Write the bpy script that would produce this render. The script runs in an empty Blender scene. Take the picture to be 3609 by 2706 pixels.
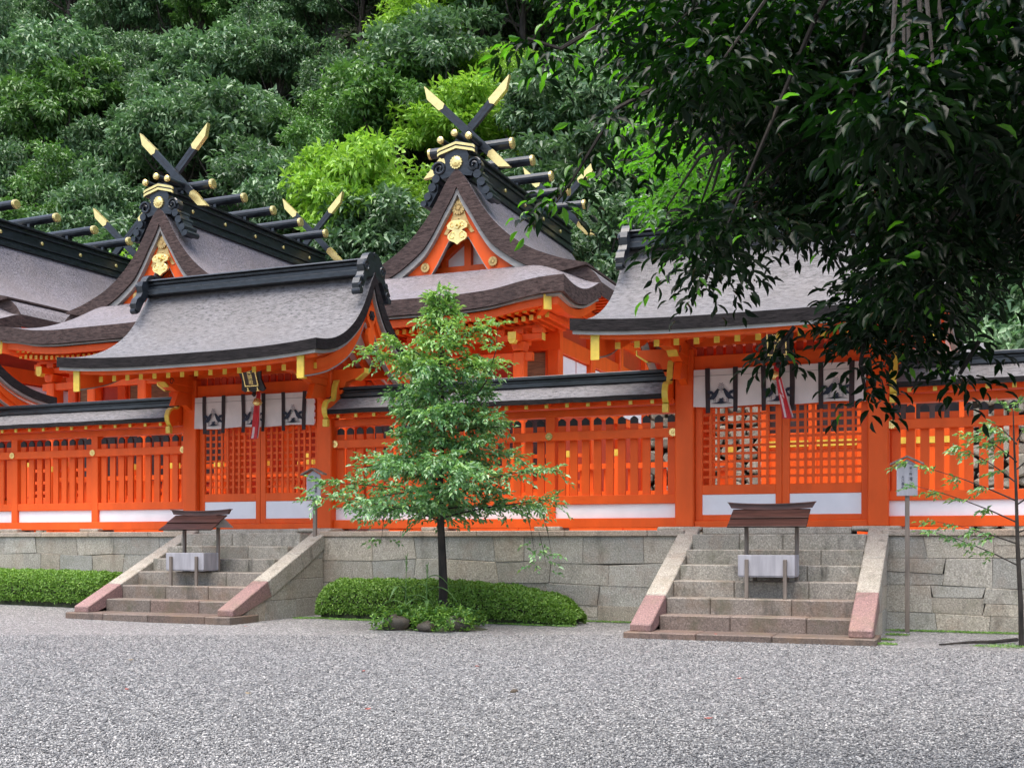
import bpy, math, random
import numpy as np
from mathutils import Vector, Matrix
random.seed(11); RNG = np.random.default_rng(7)
S = bpy.context.scene
COL = S.collection
PI = math.pi

# ---------------------------------------------------------------- camera, sky, sun, exposure
cd = bpy.data.cameras.new("camera"); cam = bpy.data.objects.new("camera", cd); COL.objects.link(cam)
cam.location = (0, 0, 1.5); cam.rotation_euler = (PI/2, 0, math.radians(21.95))
cd.sensor_fit = 'HORIZONTAL'; cd.sensor_width = 36; cd.lens = 36*4081/3609; cd.shift_y = 0.1524
cd.clip_start = 0.05; cd.clip_end = 500
S.camera = cam

SUN_EL, SUN_VEC = 76.0, (-0.18, -0.80)          # high, from behind the camera's left, through thin cloud
w = bpy.data.worlds.new("World"); S.world = w; w.use_nodes = True
nt = w.node_tree; nt.nodes.clear()
sky = nt.nodes.new('ShaderNodeTexSky'); sky.sky_type = 'NISHITA'; sky.sun_disc = False
sky.sun_elevation = math.radians(SUN_EL); sky.sun_rotation = math.atan2(SUN_VEC[0], SUN_VEC[1])
sky.air_density = 1.0; sky.dust_density = 4.0; sky.ozone_density = 1.0
bg = nt.nodes.new('ShaderNodeBackground'); bg.inputs['Strength'].default_value = 0.12
wo = nt.nodes.new('ShaderNodeOutputWorld')
nt.links.new(sky.outputs[0], bg.inputs[0]); nt.links.new(bg.outputs[0], wo.inputs[0])
ld = bpy.data.lights.new("sun", 'SUN'); ld.energy = 1.5; ld.angle = math.radians(60); ld.color = (1, .97, .93)
sun = bpy.data.objects.new("sun", ld); COL.objects.link(sun)
hh = math.cos(math.radians(SUN_EL))/math.hypot(*SUN_VEC)
sv = Vector((SUN_VEC[0]*hh, SUN_VEC[1]*hh, math.sin(math.radians(SUN_EL))))
sun.rotation_euler = sv.to_track_quat('Z', 'Y').to_euler(); sun.location = (-10, -10, 30)
S.view_settings.view_transform = 'Standard'; S.view_settings.look = 'None'
S.view_settings.exposure = 1.62; S.view_settings.gamma = 1.0

# ---------------------------------------------------------------- materials
def new_mat(name):
    m = bpy.data.materials.new(name); m.use_nodes = True
    t = m.node_tree; b = t.nodes['Principled BSDF']
    return m, t, b
def N(t, kind, **kw):
    n = t.nodes.new(kind)
    for k, v in kw.items():
        if k in n.inputs.keys(): n.inputs[k].default_value = v
        else: setattr(n, k, v)
    return n
def ramp(t, fac, stops):
    r = t.nodes.new('ShaderNodeValToRGB'); cr = r.color_ramp
    while len(cr.elements) < len(stops): cr.elements.new(.5)
    for e, (p, c) in zip(cr.elements, stops):
        e.position = p; e.color = (*c, 1) if len(c) == 3 else c
    t.links.new(fac, r.inputs[0]); return r.outputs[0]
def mixc(t, fac, a, b, mode='MIX'):
    n = t.nodes.new('ShaderNodeMix'); n.data_type = 'RGBA'; n.blend_type = mode
    for i, x in ((0, fac), (6, a), (7, b)):
        if hasattr(x, 'is_linked') or hasattr(x, 'links'): t.links.new(x, n.inputs[i])
        elif isinstance(x, (int, float)): n.inputs[i].default_value = x
        else: n.inputs[i].default_value = (*x, 1)
    return n.outputs[2]
def coords(t, scale=(1,1,1), kind='Object'):
    tc = t.nodes.new('ShaderNodeTexCoord'); mp = t.nodes.new('ShaderNodeMapping')
    mp.inputs['Scale'].default_value = scale
    t.links.new(tc.outputs[kind], mp.inputs[0]); return mp.outputs[0]
def noise(t, vec, scale, detail=3, rough=.55):
    n = N(t, 'ShaderNodeTexNoise', Scale=scale, Detail=detail, Roughness=rough)
    t.links.new(vec, n.inputs['Vector']); return n.outputs['Fac']
def bump(t, b, h, strength, dist):
    n = N(t, 'ShaderNodeBump', Strength=strength, Distance=dist)
    t.links.new(h, n.inputs['Height']); t.links.new(n.outputs[0], b.inputs['Normal'])
def simple(name, col, rough=.5, metal=0, var=.12, vscale=6, bscale=60, bstr=.15, bdist=.005, stretch=(1,1,1), spec=.5):
    m, t, b = new_mat(name); v = coords(t, stretch)
    f = noise(t, v, vscale, 4)
    lo = tuple(c*(1-var*1.6) for c in col); hi = tuple(min(1, c*(1+var)) for c in col)
    t.links.new(ramp(t, f, [(.3, lo), (.7, hi)]), b.inputs['Base Color'])
    b.inputs['Roughness'].default_value = rough; b.inputs['Metallic'].default_value = metal
    b.inputs['Specular IOR Level'].default_value = spec
    if bstr: bump(t, b, noise(t, v, bscale, 3), bstr, bdist)
    return m
M = {}
M['red'] = simple('vermilion_paint', (.80, .105, .010), .50, var=.085, vscale=1.7, bscale=60, bstr=.22, bdist=.004, stretch=(1.6,1.6,.55), spec=.3)
M['reddeep'] = simple('vermilion_paint_deep', (.50, .045, .012), .5, var=.10, vscale=3, bstr=.1)  # deeper red for gable walls, transom slats and hall bodies
M['gold'] = simple('gold_plate', (.98, .72, .28), .25, metal=.75, var=.08, vscale=9, bscale=50, bstr=.15, bdist=.003)
M['oldgold'] = simple('aged_gold_plate', (.62, .40, .15), .35, metal=.7, var=.25, vscale=9, bscale=40, bstr=.3)
M['yellow'] = simple('yellow_paint', (.72, .50, .06), .45, var=.10, vscale=8, bstr=.1)
M['black'] = simple('black_lacquer', (.018, .022, .027), .30, var=.45, vscale=5, bscale=24, bstr=.25, bdist=.006, stretch=(1,1,2.5))
M['dark'] = simple('dark_iron', (.014, .013, .016), .5, var=.3)
M['white'] = simple('white_plaster', (.84, .84, .84), .7, var=.03, vscale=3, bscale=40, bstr=.06)
M['paleboard'] = simple('weathered_pale_board', (.30, .285, .26), .65, var=.14, vscale=7, bscale=40, bstr=.2, stretch=(.4,.4,2))
M['greywood'] = simple('silvery_grey_wood', (.34, .33, .345), .7, var=.16, vscale=7, bscale=40, bstr=.25, stretch=(1.5,1.5,.2))
M['wood'] = simple('brown_wet_wood', (.090, .038, .030), .40, var=.30, vscale=8, bscale=45, bstr=.3, stretch=(.3,2,2))
M['postwood'] = simple('old_post_wood', (.19, .155, .125), .65, var=.3, vscale=7, bscale=40, bstr=.3, stretch=(2,2,.2))
M['cloth'] = simple('cotton_cloth', (.66, .60, .58), .85, var=.05, vscale=3, bscale=220, bstr=.1, bdist=.002)
M['strip'] = simple('dark_brown_cloth', (.035, .022, .024), .85, var=.2)
M['ink'] = simple('indigo_ink', (.018, .024, .045), .8, var=.3)
M['inkpale'] = simple('pale_indigo_ink', (.22, .22, .26), .8, var=.2)
M['ribbon'] = simple('red_silk', (.55, .012, .022), .5, var=.12)
M['ribbonwhite'] = simple('white_silk', (.72, .60, .60), .6, var=.05)
M['blind'] = simple('bamboo_blind', (.27, .17, .085), .7, var=.35, vscale=5, bscale=120, bstr=.3, stretch=(.6,.6,9))
M['window'] = simple('dark_shutter', (.05, .032, .028), .5, var=.3)
M['bark'] = simple('tree_bark', (.030, .024, .019), .95, var=.45, vscale=9, bscale=30, bstr=.6, bdist=.02, stretch=(1,1,.35))
M['palebark'] = simple('pale_tree_bark', (.07, .056, .048), .9, var=.35, vscale=7, bscale=25, bstr=.5, bdist=.02, stretch=(1,1,.35))

def thatch(name, base, streak, edge=False):
    m, t, b = new_mat(name); v = coords(t)
    big = noise(t, v, .8, 4)
    mp = N(t, 'ShaderNodeMapping'); mp.inputs['Scale'].default_value = (8, 19, 19) if not edge else (5, 5, 22); mp.inputs['Rotation'].default_value = (0, .3, .5)
    t.links.new(v, mp.inputs[0])
    fl = noise(t, mp.outputs[0], 1.0, 5, .72); fl2 = noise(t, v, 26, 4, .65)
    k = .30 if not edge else .5
    c1 = ramp(t, fl, [(.40, tuple(x*k*.8 for x in base)), (.46, tuple(x*.8 for x in base)), (.54, base), (.66, tuple(min(1, x*1.5) for x in base))])
    c2 = mixc(t, ramp(t, big, [(.40, (0,0,0)), (.68, (.55,.55,.55))]), c1, streak)
    sp = ramp(t, noise(t, v, 42, 2, .5), [(.68, (0,0,0)), (.73, (.55,.55,.55))])
    c3 = mixc(t, sp, c2, tuple(min(.8, x*2.4) for x in base))
    t.links.new(c3, b.inputs['Base Color'])
    b.inputs['Roughness'].default_value = .50 if not edge else .8; b.inputs['Specular IOR Level'].default_value = .6 if not edge else .15
    bump(t, b, mixc(t, .35, fl, fl2), 1.0, .05 if not edge else .02)
    return m
M['thatch'] = thatch('cypress_bark_thatch', (.140, .133, .138), (.118, .105, .100))
M['thatchbrown'] = thatch('brown_cypress_bark_thatch', (.175, .155, .170), (.130, .105, .102))
M['edge'] = thatch('cut_bark_edge', (.022, .018, .018), (.014, .013, .013), True)
M['edgebrown'] = thatch('brown_cut_bark_edge', (.082, .056, .050), (.052, .038, .036), True)

def granite(name, k=1.0, mossy=.35, rust=.5, olive=0):
    m, t, b = new_mat(name); v = coords(t)
    f1 = noise(t, v, 42, 4, .72); f2 = noise(t, v, 1.5, 5, .62); f3 = noise(t, v, 2.6, 5, .6)
    K = lambda *c: tuple(min(.9, x*k*w_) for x, w_ in zip(c, (1.06, 1.0, .88)))
    c = ramp(t, f1, [(.34, K(.15,.145,.138)), (.46, K(.27,.262,.245)), (.58, K(.35,.34,.32)), (.70, K(.58,.57,.545))])
    a = t.nodes.new('ShaderNodeAttribute'); a.attribute_name = 'tone'
    c = mixc(t, 1.0, c, a.outputs['Color'], 'MULTIPLY')
    c = mixc(t, ramp(t, f2, [(.50, (0,0,0)), (.70, (rust,)*3)]), c, K(.20, .13, .085))           # iron stains
    c = mixc(t, ramp(t, f3, [(.52, (0,0,0)), (.72, (mossy,)*3)]), c, K(.10, .105, .065))         # lichen and damp
    sp = noise(t, coords(t, (1.2, 1.2, .35)), 3.2, 5, .65)
    c = mixc(t, ramp(t, sp, [(.55, (0,0,0)), (.72, (mossy*1.3,)*3)]), c, K(.055, .052, .045))    # dark water runs
    t.links.new(c, b.inputs['Base Color']); b.inputs['Roughness'].default_value = .62
    bump(t, b, mixc(t, .5, f1, noise(t, v, 11, 5)), .7, .025)
    return m
M['granite'] = granite('granite_blocks', 1.15, .38, .40)
M['granitestep'] = granite('worn_granite_steps', .80, .62, .62)
M['rock'] = granite('mossy_rubble_stone', 1.1, .6)

# gravel: small grey stones, one Voronoi cell each
m, t, b = new_mat('grey_gravel'); v = coords(t)
wob = N(t, 'ShaderNodeTexNoise', Scale=30.0, Detail=2.0); t.links.new(v, wob.inputs['Vector'])
va = N(t, 'ShaderNodeVectorMath', operation='MULTIPLY_ADD'); va.inputs[1].default_value = (.02,)*3
t.links.new(wob.outputs['Color'], va.inputs[0]); t.links.new(v, va.inputs[2])
mp = N(t, 'ShaderNodeMapping'); mp.inputs['Scale'].default_value = (1, 1.5, .3); mp.inputs['Rotation'].default_value = (0, 0, .35)
t.links.new(va.outputs[0], mp.inputs[0])
vo = N(t, 'ShaderNodeTexVoronoi', Scale=38.0, Randomness=1.0); t.links.new(mp.outputs[0], vo.inputs['Vector'])
vd = N(t, 'ShaderNodeTexVoronoi', Scale=38.0, Randomness=1.0, feature='DISTANCE_TO_EDGE'); t.links.new(mp.outputs[0], vd.inputs['Vector'])
sep = N(t, 'ShaderNodeSeparateColor'); t.links.new(vo.outputs['Color'], sep.inputs[0])
c = ramp(t, sep.outputs[0], [(0, (.03,.03,.032)), (.28, (.10,.10,.103)), (.60, (.24,.24,.238)), (.84, (.43,.425,.41)), (1, (.80,.78,.75))])
c = mixc(t, ramp(t, vd.outputs['Distance'], [(.0, (.8,.8,.8)), (.10, (0,0,0))]), c, (.03, .03, .032))  # shade in the gaps between stones, painted into the colour
big = noise(t, v, .45, 4)
c = mixc(t, ramp(t, big, [(.38, (.0,)*3), (.7, (.25,)*3)]), c, (.13, .125, .115))
t.links.new(c, b.inputs['Base Color']); b.inputs['Roughness'].default_value = .5
tilt = N(t, 'ShaderNodeMath', operation='MULTIPLY_ADD'); tilt.inputs[1].default_value = 1.0
t.links.new(ramp(t, vd.outputs['Distance'], [(0, (0,0,0)), (.22, (.8,.8,.8)), (.5, (1,1,1))]), tilt.inputs[0]); t.links.new(sep.outputs[1], tilt.inputs[2])
bump(t, b, tilt.outputs[0], .7, .010)
M['gravel'] = m
M['terrace'] = simple('pale_gravel_terrace', (.48, .46, .43), .8, var=.25, vscale=30, bscale=60, bstr=.6, bdist=.02)
M['soil'] = simple('forest_floor', (.035, .045, .022), .95, var=.5, vscale=3, bscale=8, bstr=.8, bdist=.2)
M['earth'] = simple('mossy_earth', (.045, .052, .022), .95, var=.5, vscale=9, bscale=30, bstr=.8, bdist=.03)

def leafmat(name, ca, cb, cc, rough=.35, trans=.35, tcol=None, spec=.5):
    m, t, b = new_mat(name)
    g = t.nodes.new('ShaderNodeNewGeometry')
    c = ramp(t, g.outputs['Random Per Island'], [(0, ca), (.55, cb), (1, cc)])
    oi = t.nodes.new('ShaderNodeObjectInfo')
    hs = t.nodes.new('ShaderNodeHueSaturation')
    mr = N(t, 'ShaderNodeMapRange'); t.links.new(oi.outputs['Random'], mr.inputs[0]); mr.inputs[3].default_value = .75; mr.inputs[4].default_value = 1.3
    t.links.new(mr.outputs[0], hs.inputs['Value']); t.links.new(c, hs.inputs['Color'])
    t.links.new(hs.outputs[0], b.inputs['Base Color'])
    b.inputs['Roughness'].default_value = rough; b.inputs['Specular IOR Level'].default_value = spec
    tr = t.nodes.new('ShaderNodeBsdfTranslucent')
    tc = mixc(t, .6, hs.outputs[0], tcol or (.25, .55, .03)); t.links.new(tc, tr.inputs['Color'])
    ms = t.nodes.new('ShaderNodeMixShader'); ms.inputs[0].default_value = trans
    t.links.new(b.outputs[0], ms.inputs[1]); t.links.new(tr.outputs[0], ms.inputs[2])
    t.links.new(ms.outputs[0], t.nodes['Material Output'].inputs['Surface'])
    return m
M['leafdark'] = leafmat('dark_glossy_leaves', (.042,.098,.038), (.100,.195,.085), (.25,.37,.20), .42, .22, (.12,.28,.06))
M['leafmid'] = leafmat('mid_green_leaves', (.055,.145,.028), (.115,.265,.055), (.22,.38,.11), .42, .22, (.12,.30,.03))
M['leafbright'] = leafmat('yellow_green_leaves', (.12,.27,.02), (.22,.43,.04), (.34,.54,.08), .5, .35, (.30,.55,.04))
M['leaffore'] = leafmat('shaded_glossy_leaves', (.003,.008,.003), (.005,.014,.004), (.010,.028,.008), .34, .08, (.03,.18,.003), .10)  # canopy shade put into the colour of the foreground leaves
M['leafforelit'] = leafmat('lit_green_leaves', (.05,.17,.010), (.08,.25,.015), (.12,.33,.02), .4, .45, (.18,.60,.01))  # same foreground leaves where light falls, brightness put into the colour
M['leaftree'] = leafmat('camellia_leaves', (.055,.145,.050), (.115,.26,.095), (.23,.37,.16), .30, .28, (.16,.36,.04), .6)
M['leafyoung'] = leafmat('young_leaves', (.11,.25,.05), (.17,.33,.07), (.26,.42,.11), .35, .35, (.3,.5,.06))
M['leafhedge'] = leafmat('clipped_azalea_leaves', (.09,.20,.016), (.16,.32,.035), (.26,.43,.07), .5, .25, (.2,.4,.03))
M['blade'] = leafmat('grass_blade', (.11,.22,.06), (.14,.27,.08), (.2,.32,.10), .45, .3, (.3,.5,.08))
m, t, b = new_mat('loose_gravel_stones'); g = t.nodes.new('ShaderNodeNewGeometry')
t.links.new(ramp(t, g.outputs['Random Per Island'], [(0, (.05,.05,.051)), (.25, (.11,.11,.11)), (.55, (.18,.18,.177)), (.85, (.26,.257,.248)), (1, (.46,.45,.425))]), b.inputs['Base Color']); b.inputs['Roughness'].default_value = .5
M['pebbles'] = m
M['redleaf'] = simple('fallen_red_leaf', (.40, .06, .03), .6, var=.2, bstr=0)
M['tanleaf'] = simple('fallen_tan_leaf', (.45, .33, .17), .6, var=.2, bstr=0)

# ---------------------------------------------------------------- mesh helpers
class MB:
    def __init__(s): s.v = []; s.f = []; s.mi = []; s.tone = None
    def add(s, vs, fs, m=0):
        o = len(s.v); s.v += [tuple(p) for p in vs]
        for f in fs: s.f.append([i+o for i in f]); s.mi.append(m)
    def box(s, x0, x1, y0, y1, z0, z1, m=0):
        vs = [(x,y,z) for z in (z0,z1) for y in (y0,y1) for x in (x0,x1)]
        s.add(vs, [(0,2,3,1),(4,5,7,6),(0,1,5,4),(2,6,7,3),(0,4,6,2),(1,3,7,5)], m)
    def beam(s, p, q, w, h, m=0, up=(0,0,1)):
        p = Vector(p); q = Vector(q); d = (q-p).normalized(); u = Vector(up)
        a = d.cross(u).normalized(); b = a.cross(d).normalized(); a *= w/2; b *= h/2
        s.add([p-a-b, p+a-b, p+a+b, p-a+b, q-a-b, q+a-b, q+a+b, q-a+b],
              [(0,3,2,1),(4,5,6,7),(0,1,5,4),(1,2,6,5),(2,3,7,6),(3,0,4,7)], m)
    def prism(s, pts, plane, a, b, m=0):
        n = len(pts)
        mk = {'xz': lambda p, c: (p[0], c, p[1]), 'yz': lambda p, c: (c, p[0], p[1]), 'xy': lambda p, c: (p[0], p[1], c)}[plane]
        vs = [mk(p, a) for p in pts]+[mk(p, b) for p in pts]
        fs = [tuple(range(n)), tuple(reversed(range(n, 2*n)))]+[(i, i+n, (i+1) % n+n, (i+1) % n) for i in range(n)]
        s.add(vs, fs, m)
    def band(s, top, bot, plane, a, b, m=0):          # strip between two polylines, extruded
        for i in range(len(top)-1):
            s.prism([top[i], top[i+1], bot[i+1], bot[i]], plane, a, b, m)
    def tube(s, pts, rads, n=8, m=0, cap=True):
        pts = [Vector(p) for p in pts]; o = len(s.v); prev = None
        for i, p in enumerate(pts):
            d = (pts[min(i+1, len(pts)-1)]-pts[max(i-1, 0)]).normalized()
            if prev is None: a = d.orthogonal().normalized()
            else: a = (prev-d*prev.dot(d)).normalized()
            prev = a; b = d.cross(a); r = rads[i] if hasattr(rads, '__len__') else rads
            for k in range(n):
                t = 2*PI*k/n; s.v.append(tuple(p+a*(r*math.cos(t))+b*(r*math.sin(t))))
        for i in range(len(pts)-1):
            for k in range(n):
                k2 = (k+1) % n
                s.f.append([o+i*n+k, o+i*n+k2, o+(i+1)*n+k2, o+(i+1)*n+k]); s.mi.append(m)
        if cap:
            s.f.append([o+k for k in reversed(range(n))]); s.mi.append(m)
            e = o+(len(pts)-1)*n; s.f.append([e+k for k in range(n)]); s.mi.append(m)
    def disc(s, c, d, r, th, n=20, m=0, dome=.0):
        c = Vector(c); d = Vector(d).normalized()
        pr = [c, c+d*th, c+d*(th+dome*.7), c+d*(th+dome)]; rr = [r, r, r*.6, r*.1]
        if dome == 0: pr, rr = pr[:2], rr[:2]
        s.tube(pr, rr, n, m)
    def slab(s, top, bot, mt=0, mb=0, ms=0):          # closed solid between two grids
        nu = len(top); nv = len(top[0]); o = len(s.v)
        for g in (top, bot):
            for row in g: s.v += [tuple(p) for p in row]
        T = lambda i, j: o+i*nv+j
        B = lambda i, j: o+nu*nv+i*nv+j
        for i in range(nu-1):
            for j in range(nv-1):
                s.f.append([T(i,j), T(i+1,j), T(i+1,j+1), T(i,j+1)]); s.mi.append(mt)
                s.f.append([B(i,j), B(i,j+1), B(i+1,j+1), B(i+1,j)]); s.mi.append(mb)
        for i in range(nu-1):
            for j, fl in ((0, 0), (nv-1, 1)):
                q = [T(i,j), B(i,j), B(i+1,j), T(i+1,j)]
                s.f.append(q if not fl else q[::-1]); s.mi.append(ms)
        for j in range(nv-1):
            for i, fl in ((0, 1), (nu-1, 0)):
                q = [T(i,j), B(i,j), B(i,j+1), T(i,j+1)]
                s.f.append(q if not fl else q[::-1]); s.mi.append(ms)
    def build(s, name, mats, parent=None, org=(0,0,0), bevel=0, smooth=False):
        if not isinstance(mats, (list, tuple)): mats = [mats]
        me = bpy.data.meshes.new(name)
        me.from_pydata([(x-org[0], y-org[1], z-org[2]) for x, y, z in s.v], [], s.f)
        for mm in mats: me.materials.append(M[mm] if isinstance(mm, str) else mm)
        me.polygons.foreach_set('material_index', s.mi)
        if smooth: me.polygons.foreach_set('use_smooth', [True]*len(s.f))
        if s.tone is not None:
            ca = me.color_attributes.new('tone', 'FLOAT_COLOR', 'POINT')
            ca.data.foreach_set('color', np.array(s.tone, dtype=np.float32).ravel())
        me.update()
        o = bpy.data.objects.new(name, me); COL.objects.link(o)
        if parent: o.parent = parent
        if bevel:
            b = o.modifiers.new('bevel', 'BEVEL'); b.width = bevel; b.segments = 1; b.limit_method = 'ANGLE'; b.angle_limit = .7
        return o

def tag(o, label=None, cat=None, group=None, kind=None):
    if label: o['label'] = label
    if cat: o['category'] = cat
    if group: o['group'] = group
    if kind: o['kind'] = kind
    return o
def thing(name, loc, label, cat, group=None, rz=0):
    o = bpy.data.objects.new(name, None); COL.objects.link(o); o.empty_display_size = .2
    o.location = loc; o.rotation_euler = (0, 0, rz)
    return tag(o, label, cat, group)
def copy_tree(o, parent=None):
    c = o.copy(); COL.objects.link(c)
    if parent: c.parent = parent
    for ch in list(o.children): copy_tree(ch, c)
    return c
def lerp(pts, x):
    for (a, va), (b, vb) in zip(pts, pts[1:]):
        if x <= b: return va+(vb-va)*(x-a)/(b-a)
    return pts[-1][1]
def smooth_pts(pts, n=40):                       # monotone-ish resample with a little smoothing
    x0, x1 = pts[0][0], pts[-1][0]; xs = [x0+(x1-x0)*i/n for i in range(n+1)]
    ys = [lerp(pts, x) for x in xs]
    for _ in range(3):
        ys = [ys[0]]+[(ys[i-1]+2*ys[i]+ys[i+1])/4 for i in range(1, n)]+[ys[n]]
    return list(zip(xs, ys))
def text_mesh(body, size, name, mat, parent, place, depth=.004):
    c = bpy.data.curves.new('writing', 'FONT'); c.body = body; c.size = size; c.extrude = depth
    c.align_x = 'CENTER'; c.align_y = 'CENTER'; c.space_line = .95
    o = bpy.data.objects.new('writing', c); COL.objects.link(o)
    bpy.context.view_layer.update()
    me = bpy.data.meshes.new_from_object(o.evaluated_get(bpy.context.evaluated_depsgraph_get()))
    bpy.data.objects.remove(o); me.materials.clear(); me.materials.append(M[mat]); me.transform(place)
    r = bpy.data.objects.new(name, me); COL.objects.link(r); r.parent = parent
    return r

# leaves: numpy arrays of base points, directions and side vectors -> one mesh
def leaf_mesh(name, P, Dv, Nv, L, W, mats, parent=None, mi=None, full=False, curl=.15):
    P = np.asarray(P, float); n = len(P)
    Dv = Dv/np.linalg.norm(Dv, axis=1)[:, None]
    Sv = np.cross(Dv, Nv); Sv /= (np.linalg.norm(Sv, axis=1)[:, None]+1e-9); Nv = np.cross(Sv, Dv)
    L = np.broadcast_to(np.asarray(L, float), (n,))[:, None]; W = np.broadcast_to(np.asarray(W, float), (n,))[:, None]
    if full:
        prof = [(0,0,0),(.22,.62,.10),(.5,1,.12),(.78,.62,.05),(1,0,-.12),(.78,-.62,.05),(.5,-1,.12),(.22,-.62,.10),(.5,0,0)]
        faces = [(0,1,8),(1,2,8),(2,3,8),(3,4,8),(4,5,8),(5,6,8),(6,7,8),(7,0,8)]
    else:
        prof = [(0,0,0),(.45,1,.14),(1,0,-.10),(.45,-1,.14)]
        faces = [(0,1,2),(0,2,3)]
    k = len(prof)
    V = np.empty((n, k, 3))
    for j, (a, s_, h) in enumerate(prof):
        V[:, j] = P+Dv*(L*a)+Sv*(W*.5*s_)+Nv*(L*(h-(a*a)*curl))
    F = (np.array(faces)[None]+(np.arange(n)*k)[:, None, None]).reshape(-1, 3)
    me = bpy.data.meshes.new(name); me.vertices.add(n*k); me.vertices.foreach_set('co', V.ravel())
    nf = len(F); me.loops.add(nf*3); me.loops.foreach_set('vertex_index', F.ravel().astype(np.int32))
    me.polygons.add(nf); me.polygons.foreach_set('loop_start', np.arange(0, nf*3, 3, dtype=np.int32))
    try: me.polygons.foreach_set('loop_total', np.full(nf, 3, dtype=np.int32))
    except Exception: pass
    for mm in mats: me.materials.append(M[mm])
    if mi is not None: me.polygons.foreach_set('material_index', np.repeat(np.asarray(mi, np.int32), len(faces)))
    me.update(calc_edges=True); me.validate()
    o = bpy.data.objects.new(name, me); COL.objects.link(o)
    if parent: o.parent = parent
    return o
def runit(n):
    v = RNG.normal(size=(n, 3)); return v/np.linalg.norm(v, axis=1)[:, None]
# ---------------------------------------------------------------- the setting: gravel court, terrace, hill
def rise(x, y):                                   # the court lifts a hand's breadth towards the left
    t = min(1, max(0, (-13.5-x)/7)); return .10*t*t*(3-2*t)
gm = MB(); gx = [-160, -60, -40, -30]+[-26+i*1.5 for i in range(10)]+[-9, -4, 2, 12, 30, 80]; gy = [-60, -10, 4, 10, 15, 18, 20.6, 24]
gm.v = [(x, y, rise(x, y)) for x in gx for y in gy]
for i in range(len(gx)-1):
    for j in range(len(gy)-1):
        a = i*len(gy)+j; gm.f.append([a, a+len(gy), a+len(gy)+1, a+1]); gm.mi.append(0)
tag(gm.build('ground', 'gravel'), kind='structure')
# loose stones lying on the court, thinning out with distance where single stones can no longer be made out
def stones(n):
    d = 6.8+11.5*RNG.random(n)**1.7; u = RNG.uniform(-.50, .50, n); th = math.radians(21.95)
    x = -math.sin(th)*d+math.cos(th)*d*u; y = math.cos(th)*d+math.sin(th)*d*u
    keep = (y < 17.1) | ((y < 19.0) & (x > -12.1) & (x < -5.2) & (np.abs(x+8.5) > .9)); x, y = x[keep], y[keep]; n = len(x)
    a = RNG.uniform(0, 2*PI, n); L = RNG.uniform(.010, .0185, n); W_ = L*RNG.uniform(.5, .9, n); Hh = L*RNG.uniform(.35, .65, n)
    V = np.empty((n, 6, 3)); z0 = np.array([rise(q, 0) for q in x])+Hh*RNG.uniform(.1, .6, n)
    ca, sa = np.cos(a), np.sin(a)
    for k, (p, q, r_) in enumerate(((1,0,0),(0,1,0),(-1,0,0),(0,-1,0),(.1,.1,1),(0,0,-1))):
        j1 = RNG.uniform(.75, 1.15, n); px = p*L*j1+RNG.normal(size=n)*.0015; py = q*W_*j1+RNG.normal(size=n)*.0015
        V[:, k, 0] = x+px*ca-py*sa; V[:, k, 1] = y+px*sa+py*ca; V[:, k, 2] = z0+r_*Hh+RNG.normal(size=n)*.0018
    f = np.array([(0,1,4),(1,2,4),(2,3,4),(3,0,4),(1,0,5),(2,1,5),(3,2,5),(0,3,5)])
    F = (f[None]+(np.arange(n)*6)[:, None, None]).reshape(-1, 3)
    me = bpy.data.meshes.new('gravel_stones'); me.vertices.add(n*6); me.vertices.foreach_set('co', V.ravel())
    me.loops.add(len(F)*3); me.loops.foreach_set('vertex_index', F.ravel().astype(np.int32)); me.polygons.add(len(F)); me.polygons.foreach_set('loop_start', np.arange(0, len(F)*3, 3, dtype=np.int32))
    me.materials.append(M['pebbles']); me.update(calc_edges=True); me.validate()
    o = bpy.data.objects.new('gravel_stones', me); COL.objects.link(o)
    tag(o, 'loose grey gravel stones covering the open court', 'gravel', kind='stuff')
stones(150000)
tm = MB(); tm.box(-60, 25, 20.75, 42.5, -.5, 1.60)
tag(tm.build('terrace_ground', 'terrace'), kind='structure')
def hill_z(x, y):
    t = y-41.5
    base = 1.5+(t*1.30 if t > 0 else 0)
    return base+1.1*math.sin(x*.21+y*.13)+.8*math.sin(x*.47-y*.29)
hm = MB(); hx = [-130+i*3 for i in range(70)]; hy = [41.5+i*2.5 for i in range(28)]
hm.v = [(x, y, hill_z(x, y)-(1.5 if j == 0 else 0)) for x in hx for j, y in enumerate(hy)]
for i in range(len(hx)-1):
    for j in range(len(hy)-1):
        a = i*len(hy)+j; hm.f.append([a, a+len(hy), a+len(hy)+1, a+1]); hm.mi.append(0)
tag(hm.build('hill', 'soil', smooth=True), kind='structure')

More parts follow.
